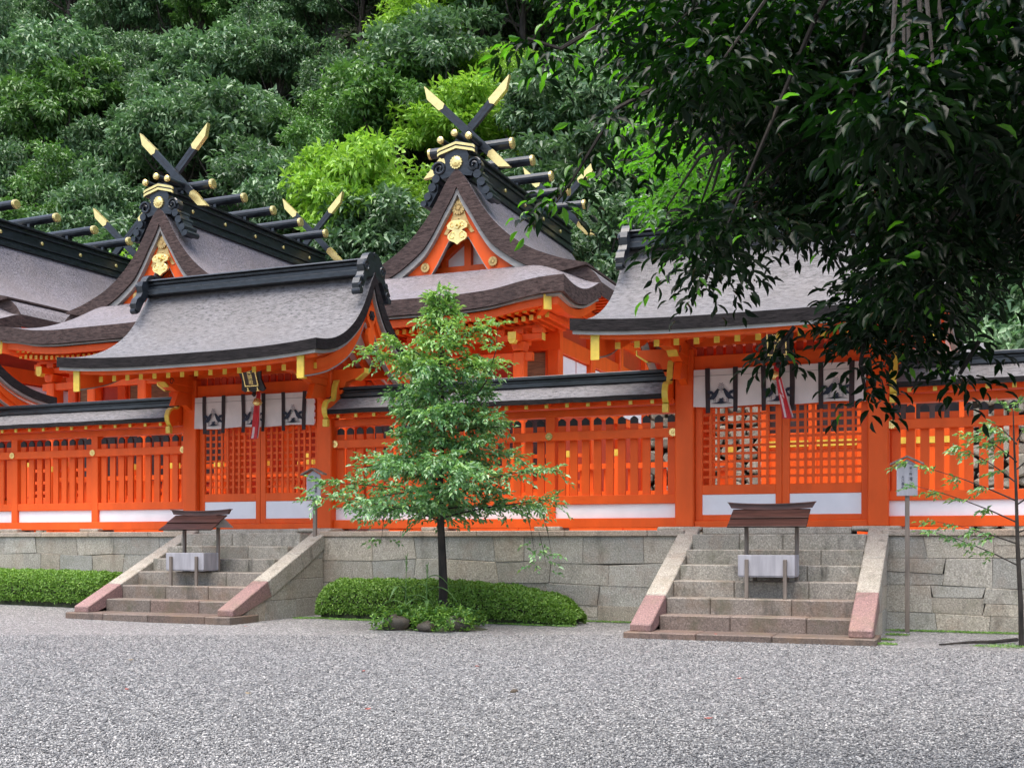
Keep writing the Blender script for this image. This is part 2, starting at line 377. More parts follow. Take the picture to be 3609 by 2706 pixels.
# ---------------------------------------------------------------- stone work
def block(mb, x0, x1, z0, z1, y, d, tone, ch=.008, jit=.010, cz0=None, cz1=None, sk=(0, 0)):
    yy = y+random.uniform(-jit, jit); o = len(mb.v); f0 = cz0 or (lambda x: z0); f1 = cz1 or (lambda x: z1)
    q = [(x0-sk[0], f0(x0-sk[0])), (x1-sk[1], f0(x1-sk[1])), (x1+sk[1], f1(x1+sk[1])), (x0+sk[0], f1(x0+sk[0]))]
    cx = (x0+x1)/2; cz = (z0+z1)/2; w_, h_ = (x1-x0)/2, (z1-z0)/2
    ins = [(cx+(x-cx)*(1-ch/w_)+random.uniform(-.004, .004), cz+(z-cz)*(1-ch/h_)+random.uniform(-.004, .004)) for x, z in q]
    mb.v += [(x, y+d, z) for x, z in q]+[(x, yy+ch*.8, z) for x, z in q]+[(x, yy+random.uniform(-.006, .006), z) for x, z in ins]
    mb.f += [[o+a for a in f] for f in ((0,3,2,1),(0,1,5,4),(1,2,6,5),(2,3,7,6),(3,0,4,7),(4,5,9,8),(5,6,10,9),(6,7,11,10),(7,4,8,11),(8,9,10,11))]
    mb.mi += [0]*10; mb.tone += [(*tone, 1)]*12
def rtone(lo=.82, hi=1.12):
    g = random.uniform(lo, hi); w_ = random.uniform(-.04, .06); return (g*(1+w_), g, g*(1-w_*1.2))
def masonry(mb, x0, x1, z0, z1, y, d, hs=(.34, .52), ws=(.5, 1.25), rag=.03):
    z = z0; lo = lambda x: z0; G = .0025
    while z < z1-.05:
        h = random.uniform(*hs); top = z+h
        if z1-top < .26: top = z1
        if top < z1:
            a1, a2, p1, p2 = random.uniform(.02, .045), random.uniform(.01, .025), random.uniform(0, 6), random.uniform(0, 6)
            hi = (lambda t_, a1, a2, p1, p2: (lambda x: t_+a1*math.sin(x*.9+p1)+a2*math.sin(x*2.7+p2)))(top, a1, a2, p1, p2)
        else: hi = lambda x: z1
        x = x0; s0 = 0
        while x < x1-.02:
            xe = x+random.uniform(*ws)
            if x1-xe < .35: xe = x1
            s1 = 0 if xe >= x1 else random.uniform(-.035, .035)
            l2, h2 = (lambda f: (lambda x: f(x)+G))(lo), (lambda f: (lambda x: f(x)-G))(hi)
            if random.random() < .14 and top-z > .34 and xe-x > .55:
                zm = z+(top-z)*random.uniform(.4, .6); tl = random.uniform(-.05, .05); xc = (x+xe)/2
                mid = lambda x, zm=zm, tl=tl, xc=xc: zm+tl*(x-xc)
                block(mb, x+G, xe-G, z, zm, y, d, rtone(), cz0=l2, cz1=lambda x: mid(x)-G, sk=(s0, s1)); block(mb, x+G, xe-G, zm, top, y, d, rtone(), cz0=lambda x: mid(x)+G, cz1=h2, sk=(s0, s1))
            else: block(mb, x+G, xe-G, z, top, y, d, rtone(), cz0=l2, cz1=h2, sk=(s0, s1))
            x = xe; s0 = s1
        z = top; lo = hi
def retaining_wall(x0, x1, label):
    r = thing('retaining_wall', ((x0+x1)/2, 20.4, 0), label, 'stone wall', 'granite retaining walls of the terrace'); og = r.location
    mb = MB(); mb.tone = []; masonry(mb, x0, x1, -.1, 1.57, 20.40, .3); mb.build('wall_face', 'granite', r, og)
    cp = MB(); cp.tone = []; x = x0
    while x < x1-.02:
        xe = min(x1, x+random.uniform(1.3, 2.2)); xe = x1 if x1-xe < .6 else xe
        n0 = len(cp.v); cp.box(x+.003, xe-.003, 20.35, 21.3, 1.572, 1.68); tn = rtone(.95, 1.15); cp.tone += [(tn[0]*1.02, tn[1]*.90, tn[2]*.84, 1)]*(len(cp.v)-n0); x = xe
    cp.build('coping', 'granite', r, og, bevel=.012)
STX = (-14.12, -3.20)
retaining_wall(-24.0, STX[0]-1.69, 'granite block retaining wall left of both stone stairs, behind the low clipped hedge')
retaining_wall(STX[0]+1.69, STX[1]-1.69, 'granite block retaining wall between the two stairs, behind the slender tree')
retaining_wall(STX[1]+1.69, 7.0, 'granite block retaining wall right of both stairs, behind the signpost and sapling')

YF = (17.28, 17.75, 18.20, 18.65, 19.10, 19.55, 20.0); ZT = (.10, .33, .58, .84, 1.09, 1.34, 1.60)
def stair(cx, label, dz):
    r = thing('stone_staircase', (cx, 18.9, 0), label, 'stone stairs', 'stone stairs up to the gates'); og = r.location
    for k, (y, z) in enumerate(zip(YF, ZT)):
        hw = 1.86 if k == 0 else 1.46
        mb = MB(); mb.tone = []; x = -hw
        ye = YF[k+1]+.06 if k < 6 else 20.72
        if k == 0: ye = 18.0
        while x < hw-.02:
            xe = x+random.uniform(.7, 1.3); xe = hw if hw-xe < .5 else xe; n0 = len(mb.v)
            mb.box(cx+x+.003, cx+xe-.003, y-(.18 if k == 0 else 0)+random.uniform(-.008, .008), ye, (ZT[k-1]-.05 if k else -.1)+dz, z+dz+random.uniform(-.004, .004))
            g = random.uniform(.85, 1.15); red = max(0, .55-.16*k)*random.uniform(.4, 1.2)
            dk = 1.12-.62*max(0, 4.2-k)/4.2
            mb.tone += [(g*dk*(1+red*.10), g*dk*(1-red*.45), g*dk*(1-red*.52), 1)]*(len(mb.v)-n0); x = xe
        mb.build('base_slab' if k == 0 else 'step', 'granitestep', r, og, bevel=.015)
    for s_ in (-1, 1):
        xc = cx+s_*1.63; mb = MB(); mb.tone = []
        cuts = [0, .30+.03*s_, .66, 1.0]
        P0, P1 = (17.27, .21+dz), (20.62, 1.735); th = .30
        for a, b_ in zip(cuts, cuts[1:]):
            pa = (P0[0]+(P1[0]-P0[0])*a+(.004 if a else 0), P0[1]+(P1[1]-P0[1])*a+(.002 if a else 0)); pb = (P0[0]+(P1[0]-P0[0])*b_, P0[1]+(P1[1]-P0[1])*b_)
            bot_a = (pa[0]+(.13 if a else 0), pa[1]-(th if a else .115)); bot_b = (pb[0]+(.13 if b_ < 1 else 0), pb[1]-th)
            n0 = len(mb.v); mb.prism([pa, pb, bot_b, (17.52, .10+dz), bot_a] if not a else [pa, pb, bot_b, bot_a], 'yz', xc-.17, xc+.17)
            g = random.uniform(.88, 1.05); red = .30 if a == 0 else 0
            mb.tone += [(g*(1-red*1.1), g*(1-red*1.9), g*(1-red*1.75), 1)]*(len(mb.v)-n0)
        mb.build('side_rail', 'granite', r, og, bevel=.015)
        sw = MB(); sw.tone = []; xo = xc+s_*.06      # wall of blocks under the rail
        kx = (P1[1]-P0[1])/(P1[0]-P0[0]); zu = lambda y: P0[1]+(y-P0[0])*kx-th+.03; yu = lambda z: P0[0]+(z+th-.03-P0[1])/kx
        for za, zb in ((-.08, .36), (.363, .74), (.743, 1.12), (1.123, 1.42)):
            y = max(17.6, yu(za))
            while y < 20.36:
                ye = y+random.uniform(.7, 1.2); ye = 20.38 if 20.38-ye < .35 else ye; n0 = len(sw.v); a, b_ = y+.002, ye-.002
                q = [(a, za), (b_, za), (b_, max(za+.001, min(zb, zu(b_))))]
                if a < yu(zb) < b_: q.append((yu(zb), zb))
                if zu(a) > za+.01: q.append((a, min(zb, zu(a))))
                sw.prism(q, 'yz', xo-.09, xo+s_*.085+random.uniform(-.004, .004)); sw.tone += [(*rtone(.85, 1.05), 1)]*(len(sw.v)-n0)
                y = ye
        sw.build('side_wall', 'granite', r, og, bevel=.01)
    return r
stair(STX[0], 'granite stairs on the left, with a clipped hedge on each side', .04)
stair(STX[1], 'granite stairs on the right, below the gate half hidden by dark overhanging foliage', 0)

# ---------------------------------------------------------------- fences: roofed vermilion picket fences
def flower(mb, c, r, m=0):                        # chrysanthemum boss facing -y
    x, y, z = c; n = 12
    mb.disc(c, (0,-1,0), r*.80, .012, 24, m); mb.disc((x, y-.012, z), (0,-1,0), r*.28, .010, 12, m, .006)
    for k in range(n):
        a = 2*PI*k/n; mb.beam((x+math.cos(a)*r*.36, y-.016, z+math.sin(a)*r*.36), (x+math.cos(a)*r, y-.016, z+math.sin(a)*r), r*.30, .014, m, up=(0,1,0))
def fence(x0, x1, posts, ends, label):
    r = thing('shrine_fence', ((x0+x1)/2, 21.2, 1.68), label, 'fence', 'roofed vermilion fences on the terrace'); og = r.location
    for px in posts:
        m_ = MB(); m_.box(px-.095, px+.095, 21.14, 21.36, 1.765, 4.00); m_.build('post', 'red', r, og, bevel=.01)
        m_ = MB(); m_.tone = []; m_.box(px-.27, px+.27, 20.95, 21.5, 1.685, 1.763); m_.tone += [(1.1,1.05,1,1)]*8; m_.build('base_stone', 'granite', r, og, bevel=.015)
    xs = [x0]+[p for p in posts]+[x1]
    for i, (a, b_) in enumerate(zip(xs, xs[1:])):
        if i > 0: a += .096
        if i < len(xs)-2: b_ -= .096
        if b_-a < .3: continue
        n = max(2, round((b_-a)/.241)); p = (b_-a)/n; m_ = MB()
        for k in range(n):
            c = a+p*(k+.5); h = .074; e = random.uniform(-.003, .003)
            m_.prism([(c-h+e, 2.363), (c+h+e, 2.363), (c+h+e, 3.71), (c-h+e, 3.71)], 'xz', 21.205, 21.25)
            m_.prism([(c-h+e, 3.711), (c+h+e, 3.711), (c+h+e, 3.80), (c+h*.5+e, 3.835), (c+e, 3.855), (c-h*.5+e, 3.835), (c-h+e, 3.80)], 'xz', 21.204, 21.251, 1)
        m_.build('picket_panel', ['red', 'dark'], r, og)
        m_ = MB(); m_.box(a, b_, 21.20, 21.23, 1.922, 2.188); m_.build('white_panel', 'white', r, og)
        m_ = MB(); m_.box(a, b_, 21.15, 21.30, 2.19, 2.36); m_.build('lower_rail', 'red', r, og, bevel=.008)
    m_ = MB(); m_.box(x0, x1, 21.09, 21.202, 3.42, 3.59); m_.build('upper_rail', 'red', r, og, bevel=.008)
    for px in [x0+.05]+list(posts)+[x1-.06]:
        m_ = MB(); flower(m_, (px, 21.09, 3.505), .075); m_.build('gold_flower', 'gold', r, og)
    m_ = MB(); m_.box(x0, x1, 21.10, 21.38, 1.735, 1.92); m_.build('sill_beam', 'red', r, og, bevel=.01)
    m_ = MB(); m_.box(x0, x1, 21.12, 21.38, 3.88, 4.02); m_.box(x0, x1, 21.18, 21.32, 4.06, 4.34); m_.box(x0, x1, 20.86, 20.94, 4.02, 4.105); m_.build('wall_plate', 'red', r, og, bevel=.008)
    # roof
    pr = smooth_pts([(0, 4.52), (.2, 4.42), (.45, 4.26), (.66, 4.175)], 10); X0, X1 = x0+.16, x1-.14
    fp = [(21.25-d, z) for d, z in reversed(pr)]+[(21.25+d, z) for d, z in pr[1:]]
    m_ = MB(); nx = 24; th = .095
    top = [[(X0+(X1-X0)*i/nx, y, z+.012*math.sin(i*1.7+y*9)*.4) for y, z in fp] for i in range(nx+1)]
    bot = [[(x, y, z-th) for x, y, z in row] for row in top]
    m_.slab(top, bot, 0, 1, 1); rf = m_.build('thatched_roof', ['thatch', 'edge'], r, og)
    m_ = MB(); m_.slab([[(x, y, z-.002) for x, y, z in row[1:-1]] for row in bot], [[(x, y, z-.03) for x, y, z in row[1:-1]] for row in bot]); m_.build('soffit_board', 'red', r, og)
    m_ = MB(); m_.box(X0, X1, 21.10, 21.40, 4.475, 4.565); m_.box(X0-.01, X1+.01, 21.14, 21.36, 4.567, 4.62); m_.box(X0-.02, X1+.02, 21.08, 21.42, 4.622, 4.69); m_.build('roof_ridge', 'black', r, og, bevel=.012)
    n = max(3, round((X1-X0)/.41)); p = (X1-X0)/n
    for k in range(n):
        xx = X0+p*(k+.5); m_ = MB(); m_.beam((xx, 20.69, 4.045), (xx, 21.20, 4.30), .06, .075, 0); m_.box(xx-.033, xx+.033, 20.665, 20.695, 4.005, 4.08, 1)
        m_.build('rafter', ['red', 'yellow'], r, og)
    # gable boards at the ends that meet a gate post
    ed = [(21.30, 4.86), (21.16, 4.88), (21.02, 4.82), (20.95, 4.70), (20.93, 4.56), (20.90, 4.45), (20.82, 4.40), (20.70, 4.40), (20.60, 4.34), (20.545, 4.22), (20.56, 4.10), (20.63, 4.01), (20.66, 3.98)]
    for xe in ends:
        s_ = 1 if xe > (x0+x1)/2 else -1; xa, xb = (X1, X1+.11) if s_ > 0 else (X0-.11, X0)
        inner = [(y+.035, z-.035) for y, z in ed]
        m_ = MB()
        for k in range(len(ed)-1): m_.prism([ed[k], ed[k+1], inner[k+1], inner[k]], 'yz', xa, xb)
        m_.box(xa, xb, 20.59, 20.68, 3.83, 3.98); g = m_.build('gable_edge', 'yellow', r, og)
        m_ = MB(); m_.prism(inner+[(20.70, 3.99), (21.1, 4.1), (21.42, 4.2), (21.42, 4.84)], 'yz', xa+.004, xb-.004); gb = m_.build('gable_board', 'red', r, og)
        m_ = MB()                                   # black painted scroll on the board
        sp = [(21.05+.085*k/14*math.cos(k*.55), 4.66+.085*k/14*math.sin(k*.55)) for k in range(15)]
        xo = xb+.002 if s_ > 0 else xa-.002
        m_.tube([(xo, y, z) for y, z in sp], .012, 6); m_.tube([(xo, y, z) for y, z in ((20.97, 4.60), (20.95, 4.50), (20.86, 4.44), (20.74, 4.43))], [.02, .016, .012, .006], 6)
        m_.build('painted_scroll', 'dark', gb, og).parent = gb
    return r
GX = (-25.5, -14.42, -3.33)
fence(GX[0]+1.87, GX[1]-1.88, (-21.30, -18.89), (GX[0]+1.87, GX[1]-1.88), 'roofed vermilion picket fence above the left hedge, left of both gates')
fence(GX[1]+1.88, GX[2]-1.88, (-10.15, -7.72), (GX[1]+1.88, GX[2]-1.88), 'roofed vermilion picket fence between the two gates, half hidden by the slender leafy tree')
fence(GX[2]+1.88, 7.0, (1.0, 3.4), (GX[2]+1.88,), 'roofed vermilion picket fence right of both gates, behind signpost and sapling')
# ---------------------------------------------------------------- gates
GP = smooth_pts([(0, 7.02), (.15, 6.80), (.35, 6.44), (.6, 6.10), (.9, 5.82), (1.3, 5.55), (1.75, 5.34), (2.2, 5.21), (2.62, 5.13)], 26)
GY = 21.1
def gprof(d):
    d = abs(d); z = lerp(GP, d); s_ = (lerp(GP, min(2.62, d+.03))-lerp(GP, max(0, d-.03)))/.06
    return z, min(.42, .20*math.sqrt(1+s_*s_))
def gate_grid(drop0, drop1, inset=0, ny=44, nx=20):
    top = []; bot = []
    for i in range(nx+1):
        s_ = -1+2*i/nx; rt = []; rb = []
        for j in range(ny+1):
            d = -2.62+inset+(5.24-2*inset)*j/ny; t = abs(d)/2.62; z, th = gprof(d)
            L = 2.87+.20*t**1.6-inset; zz = z+.11*abs(s_)**3*t*t
            f0 = drop0 if drop0 is not None else None
            rt.append((s_*L, GY+d, zz-(th+drop0 if drop0 >= 0 else 0))); rb.append((s_*L, GY+d, zz-(th+drop1)))
        top.append(rt); bot.append(rb)
    return top, bot
def scroll(mb, c, plane_x, r, turns=1.6, w=.03, m=0, flip=1):
    pts = []; n = 22
    for k in range(n+1):
        a = 2*PI*turns*k/n; q = r*(1-.82*k/n); pts.append((plane_x, c[0]+flip*q*math.cos(a), c[1]+q*math.sin(a)))
    mb.tube(pts, [w*(1-.4*k/n) for k in range(n+1)], 6, m)
def ridge_end(mb, x, th, zb, sg, m=0):             # demon-tile shaped ridge end in the yz plane with legs down both slopes
    a, b_ = (x, x+th*sg) if sg > 0 else (x+th*sg, x)
    half = [(0, .46), (.13, .45), (.22, .41), (.28, .35), (.33, .27), (.42, .25), (.46, .14), (.44, .0), (.50, -.10), (.60, -.16), (.66, -.28), (.64, -.42), (.54, -.46), (.48, -.36), (.40, -.22), (.30, -.10), (.0, -.02)]
    pts = [(GY+y, zb+z) for y, z in half]+[(GY-y, zb+z) for y, z in reversed(half[1:-1])]
    mb.prism(pts, 'yz', a, b_, m)
    xf = b_ if sg > 0 else a
    for f in (-1, 1):
        scroll(mb, (GY+f*.34, zb+.12), xf, .12, 1.5, .028, m, f); scroll(mb, (GY+f*.56, zb-.33), xf, .085, 1.3, .025, m, f)
        mb.tube([(a-.005*sg, GY+f*.60, zb-.43), (b_+.03*sg, GY+f*.60, zb-.43)], .07, 10, m); mb.tube([(a, GY+f*.47, zb-.14), (b_+.03*sg, GY+f*.47, zb-.14)], .06, 10, m)
    mb.tube([(a-.02, GY, zb+.42), (b_+.02, GY, zb+.42)], .05, 10, m)
def make_gate():
    r = thing('shrine_gate', (0, 21.1, 1.68), 'x', 'gate', 'roofed vermilion gates'); og = r.location
    m_ = MB(); t_, b_ = gate_grid(-1, 0); m_.slab(t_, b_, 0, 1, 1); m_.build('thatched_roof', ['thatch', 'edge'], r, og)
    m_ = MB(); t_, b_ = gate_grid(.002, .065, .035); m_.slab(t_, b_); m_.build('eave_board', 'paleboard', r, og)
    m_ = MB(); t_, b_ = gate_grid(.067, .095, .14); m_.slab(t_, b_, 0, 0, 1); m_.build('soffit', ['white', 'red'], r, og)
    for sg in (-1, 1):                              # red fascia along each eave
        m_ = MB(); y = GY+sg*2.42; n = 16
        tp = []; bt = []
        for i in range(n+1):
            s_ = -1+2*i/n; zz = 4.935+.11*abs(s_)**3; tp.append((s_*2.95, zz)); bt.append((s_*2.95, zz-.12))
        m_.band(tp, bt, 'xz', y-.05, y+.05); m_.build('fascia', 'red', r, og)
    nraft = 17
    for k in range(nraft):                          # rafters, gold tips front and back
        xx = -2.72+5.44*k/(nraft-1); m_ = MB(); seg = [-2.1+4.2*q/14 for q in range(15)]
        tp = [(GY+d, gprof(d)[0]-gprof(d)[1]-.10) for d in seg]; bt = [(y, z-.17) for y, z in tp]
        m_.band(tp, bt, 'yz', xx-.045, xx+.045, 0)
        for d in (-2.1, 2.1):
            z = gprof(d)[0]-gprof(d)[1]-.215; yy = GY+d+(-.012 if d < 0 else .012); m_.box(xx-.047, xx+.047, min(yy, GY+d), max(yy, GY+d), z-.06, z+.052, 1)
        m_.build('rafter', ['red', 'yellow'], r, og)
    for sg in (-1, 1):                              # barge boards with gold ends, hanging gegyo
        m_ = MB(); seg = [-2.48+4.96*q/44 for q in range(45)]
        tp = []; bt = []
        for d in seg:
            z, th = gprof(d); t = abs(d)/2.62; tp.append((GY+d, z-th-.07+.05*t)); bt.append((GY+d*.985, z-th-.07-.27*(1+.25*t)*min(1.3, th/.2)+.05*t))
        xa = sg*2.66; m_.band(tp, bt, 'yz', xa-.05, xa+.05, 0)
        bb = m_.build('barge_board', 'red', r, og)
        for f in (-1, 1):
            m_ = MB(); d = f*2.48; zt, zb = (tp[0][1], bt[0][1]) if f < 0 else (tp[-1][1], bt[-1][1])
            ya, yb = sorted((GY+d, GY+d+f*.03)); m_.box(xa-.075, xa+.075, ya, yb, zb-.06, zt+.02)
            m_.build('board_end_plate', 'yellow', bb, og).parent = bb
            m_ = MB(); m_.band([(y, z-.002) for y, z in bt], [(y, z-.028) for y, z in bt], 'yz', xa-.056, xa+.056)
        m_.build('lower_edge_strip', 'paleboard', bb, og).parent = bb
        m_ = MB(); zt = 6.28; xo = xa+sg*.055
        hp = [(0, .08), (.10, -.02), (.17, -.14), (.16, -.26), (.08, -.34), (.05, -.40), (.12, -.44), (.15, -.56), (.11, -.70), (.05, -.78), (0, -.86)]
        m_.prism([(GY+y, zt+z) for y, z in hp]+[(GY-y, zt+z) for y, z in reversed(hp[1:-1])], 'yz', min(xo, xo+sg*.07), max(xo, xo+sg*.07)); gg = m_.build('gable_pendant', 'red', r, og)
        m_ = MB(); xs = xo+sg*.07
        for k in range(6):
            a = k*PI/3; m_.disc((xs, GY+.07*math.cos(a), zt-.15+.07*math.sin(a)), (sg,0,0), .035, .03, 8)
        m_.disc((xs, GY, zt-.15), (sg,0,0), .05, .05, 8); m_.build('iron_boss', 'dark', gg, og).parent = gg
    for yy, zz in ((GY-1.25, 5.12), (GY+1.25, 5.12), (GY, 6.12)):      # purlins with gold ends
        m_ = MB(); m_.box(-2.58, 2.58, yy-.10, yy+.10, zz-.11, zz+.11, 0)
        for sg in (-1, 1): m_.box(*sorted((sg*2.582, sg*2.60)), yy-.105, yy+.105, zz-.115, zz+.115, 1)
        m_.build('purlin', ['red', 'yellow'], r, og, bevel=.006)
    for sg in (-1, 1):                               # gable frame above each post line
        m_ = MB(); x = sg*1.72
        m_.box(x-.11, x+.11, GY-1.5, GY+1.5, 4.86, 5.10); m_.box(x-.08, x+.08, GY-.12, GY+.12, 5.10, 6.02)
        for f in (-1, 1): m_.beam((x, GY+f*.95, 5.10), (x, GY+f*.12, 5.75), .12, .16)
        m_.build('gable_frame', 'red', r, og, bevel=.008)
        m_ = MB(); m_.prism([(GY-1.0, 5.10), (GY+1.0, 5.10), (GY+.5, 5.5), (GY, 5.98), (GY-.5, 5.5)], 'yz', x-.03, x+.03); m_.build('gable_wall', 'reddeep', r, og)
    m_ = MB()                                        # ridge
    m_.box(-2.72, 2.72, GY-.27, GY+.27, 6.93, 7.05); m_.box(-2.72, 2.72, GY-.20, GY+.20, 7.05, 7.15); m_.box(-2.72, 2.72, GY-.24, GY+.24, 7.15, 7.18); m_.box(-2.72, 2.72, GY-.18, GY+.18, 7.18, 7.24)
    m_.prism([(GY-.27, 7.24), (GY+.27, 7.24), (GY+.23, 7.28), (GY, 7.33), (GY-.23, 7.28)], 'yz', -2.76, 2.76)
    rd = m_.build('roof_ridge', 'black', r, og, bevel=.015)
    for sg in (-1, 1):
        m_ = MB(); ridge_end(m_, sg*2.70, .16, 6.96, sg); m_.build('ridge_end_ornament', 'black', rd, og).parent = rd
    for px in (-1.71, 1.71):
        for yy, nm in ((21.17, 0), (22.75, 1)):
            m_ = MB(); m_.box(px-.175, px+.175, yy-.17, yy+.17, 1.74, 5.02); m_.build('post', 'red', r, og, bevel=.018)
            m_ = MB(); m_.tone = []; m_.box(px-.42, px+.40, yy-.55, yy+.42, 1.66, 1.745); m_.tone += [(1.12,1.1,1.05,1)]*8; m_.build('base_stone', 'granite', r, og, bevel=.03)
        # bracket arm reaching forward, yellow nose and painted curl
        for f in (-1, 1):
            m_ = MB(); yb = 21.0 if f < 0 else 22.93
            q = [(0, 4.72), (f*.55, 4.72), (f*.80, 4.80), (f*1.0, 4.92), (f*1.10, 5.0), (f*1.10, 5.06), (0, 5.06)]
            m_.prism([(yb+y, z) for y, z in q], 'yz', px-.09, px+.09, 0)
            m_.prism([(yb+f*.80, 4.797), (yb+f*1.0, 4.917), (yb+f*1.10, 4.997), (yb+f*1.104, 5.06), (yb+f*1.13, 5.06), (yb+f*1.13, 4.98), (yb+f*1.01, 4.885), (yb+f*.8, 4.765)], 'yz', px-.094, px+.094, 1)
            m_.prism([(yb+f*.45, 4.715), (yb+f*.60, 4.40), (yb+f*.52, 4.40), (yb+f*.2, 4.45), (yb, 4.35), (yb, 4.715)], 'yz', px-.07, px+.07, 0)
            ar = m_.build('bracket_arm', ['red', 'yellow'], r, og, bevel=.004)
            m_ = MB(); side = px-.10 if px > 0 else px+.10
            for xx in (px-.093, px+.093): scroll(m_, (yb+f*.72, 4.90), xx, .075, 1.4, .014, 0, -f)
            m_.build('painted_scroll', 'dark', ar, og).parent = ar
    # side arms with white soffit outside the posts
    for sg in (-1, 1):
        m_ = MB(); q = [(1.885, 5.06), (2.62, 5.06), (2.62, 4.98), (2.45, 4.86), (2.2, 4.80), (2.08, 4.55), (1.885, 4.50)]
        m_.prism([(sg*x, z) for x, z in q], 'xz', 21.08, 21.26, 0)
        m_.prism([(sg*x, z) for x, z in ((2.625, 5.065), (2.65, 5.065), (2.65, 4.96), (2.45, 4.82), (2.40, 4.83), (2.625, 4.98))], 'xz', 21.075, 21.265, 1); m_.build('side_bracket', ['red', 'yellow'], r, og, bevel=.004)
    m_ = MB(); m_.box(-1.535, 1.535, 21.06, 21.28, 4.60, 4.89); m_.build('lintel', 'red', r, og, bevel=.01)
    m_ = MB(); m_.box(-1.535, 1.535, 21.04, 21.30, 5.06, 5.30); m_.build('head_beam', 'red', r, og, bevel=.01)
    m_ = MB(); n = 17
    for k in range(n):
        xx = -1.535+3.07*(k+.5)/n; m_.box(xx-.06, xx+.06, 21.15, 21.19, 4.892, 5.058)
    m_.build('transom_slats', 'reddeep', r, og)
    m_ = MB(); m_.box(-1.535, 1.535, 21.05, 21.29, 1.735, 1.855); m_.build('sill_beam', 'red', r, og, bevel=.01)
    m_ = MB(); m_.tone = []; m_.box(-1.28, 1.30, 20.62, 21.7, 1.60, 1.733); m_.tone += [(1.15,1.12,1.08,1)]*8; m_.build('threshold_stone', 'granite', r, og, bevel=.02)
    for xa, xb in ((-1.53, .045), (.055, 1.53)):
        m_ = MB(); y0, y1 = 21.13, 21.20
        m_.box(xa, xa+.13, y0, y1, 1.86, 4.60); m_.box(xb-.11, xb, y0, y1, 1.86, 4.60)
        ia, ib = xa+.13, xb-.11
        m_.box(ia, ib, y0, y1, 1.86, 1.965); m_.box(ia, ib, y0, y1, 2.34, 2.515); m_.box(ia, ib, y0, y1, 4.52, 4.60)
        dr = m_.build('door_leaf', 'red', r, og, bevel=.006)
        m_ = MB(); m_.box(ia, ib, 21.15, 21.18, 1.967, 2.338); m_.build('door_panel', 'white', dr, og).parent = dr
        m_ = MB(); n = 9; p = (ib-ia)/n
        for k in range(1, n): m_.box(ia+p*k-.024, ia+p*k+.024, 21.145, 21.17, 2.517, 4.518)
        nr = 14; p = 2.0/nr
        for k in range(1, nr): m_.box(ia, ib, 21.172, 21.195, 2.517+p*k-.022, 2.517+p*k+.022)
        m_.build('lattice', 'red', dr, og).parent = dr
    return r
def reloc(root, x): root.location.x += x
gate0 = make_gate(); reloc(gate0, GX[1]); gate0['label'] = 'vermilion gate with grey thatched roof, its right gable in full view beside the slender tree'
g2 = copy_tree(gate0); g2.location.x = GX[2]; g2['label'] = 'vermilion gate with grey thatched roof, half covered by the dark overhanging foliage'
g3 = copy_tree(gate0); g3.location.x = GX[0]; g3['label'] = 'vermilion gate with only its dark curved roof end showing at the left edge'

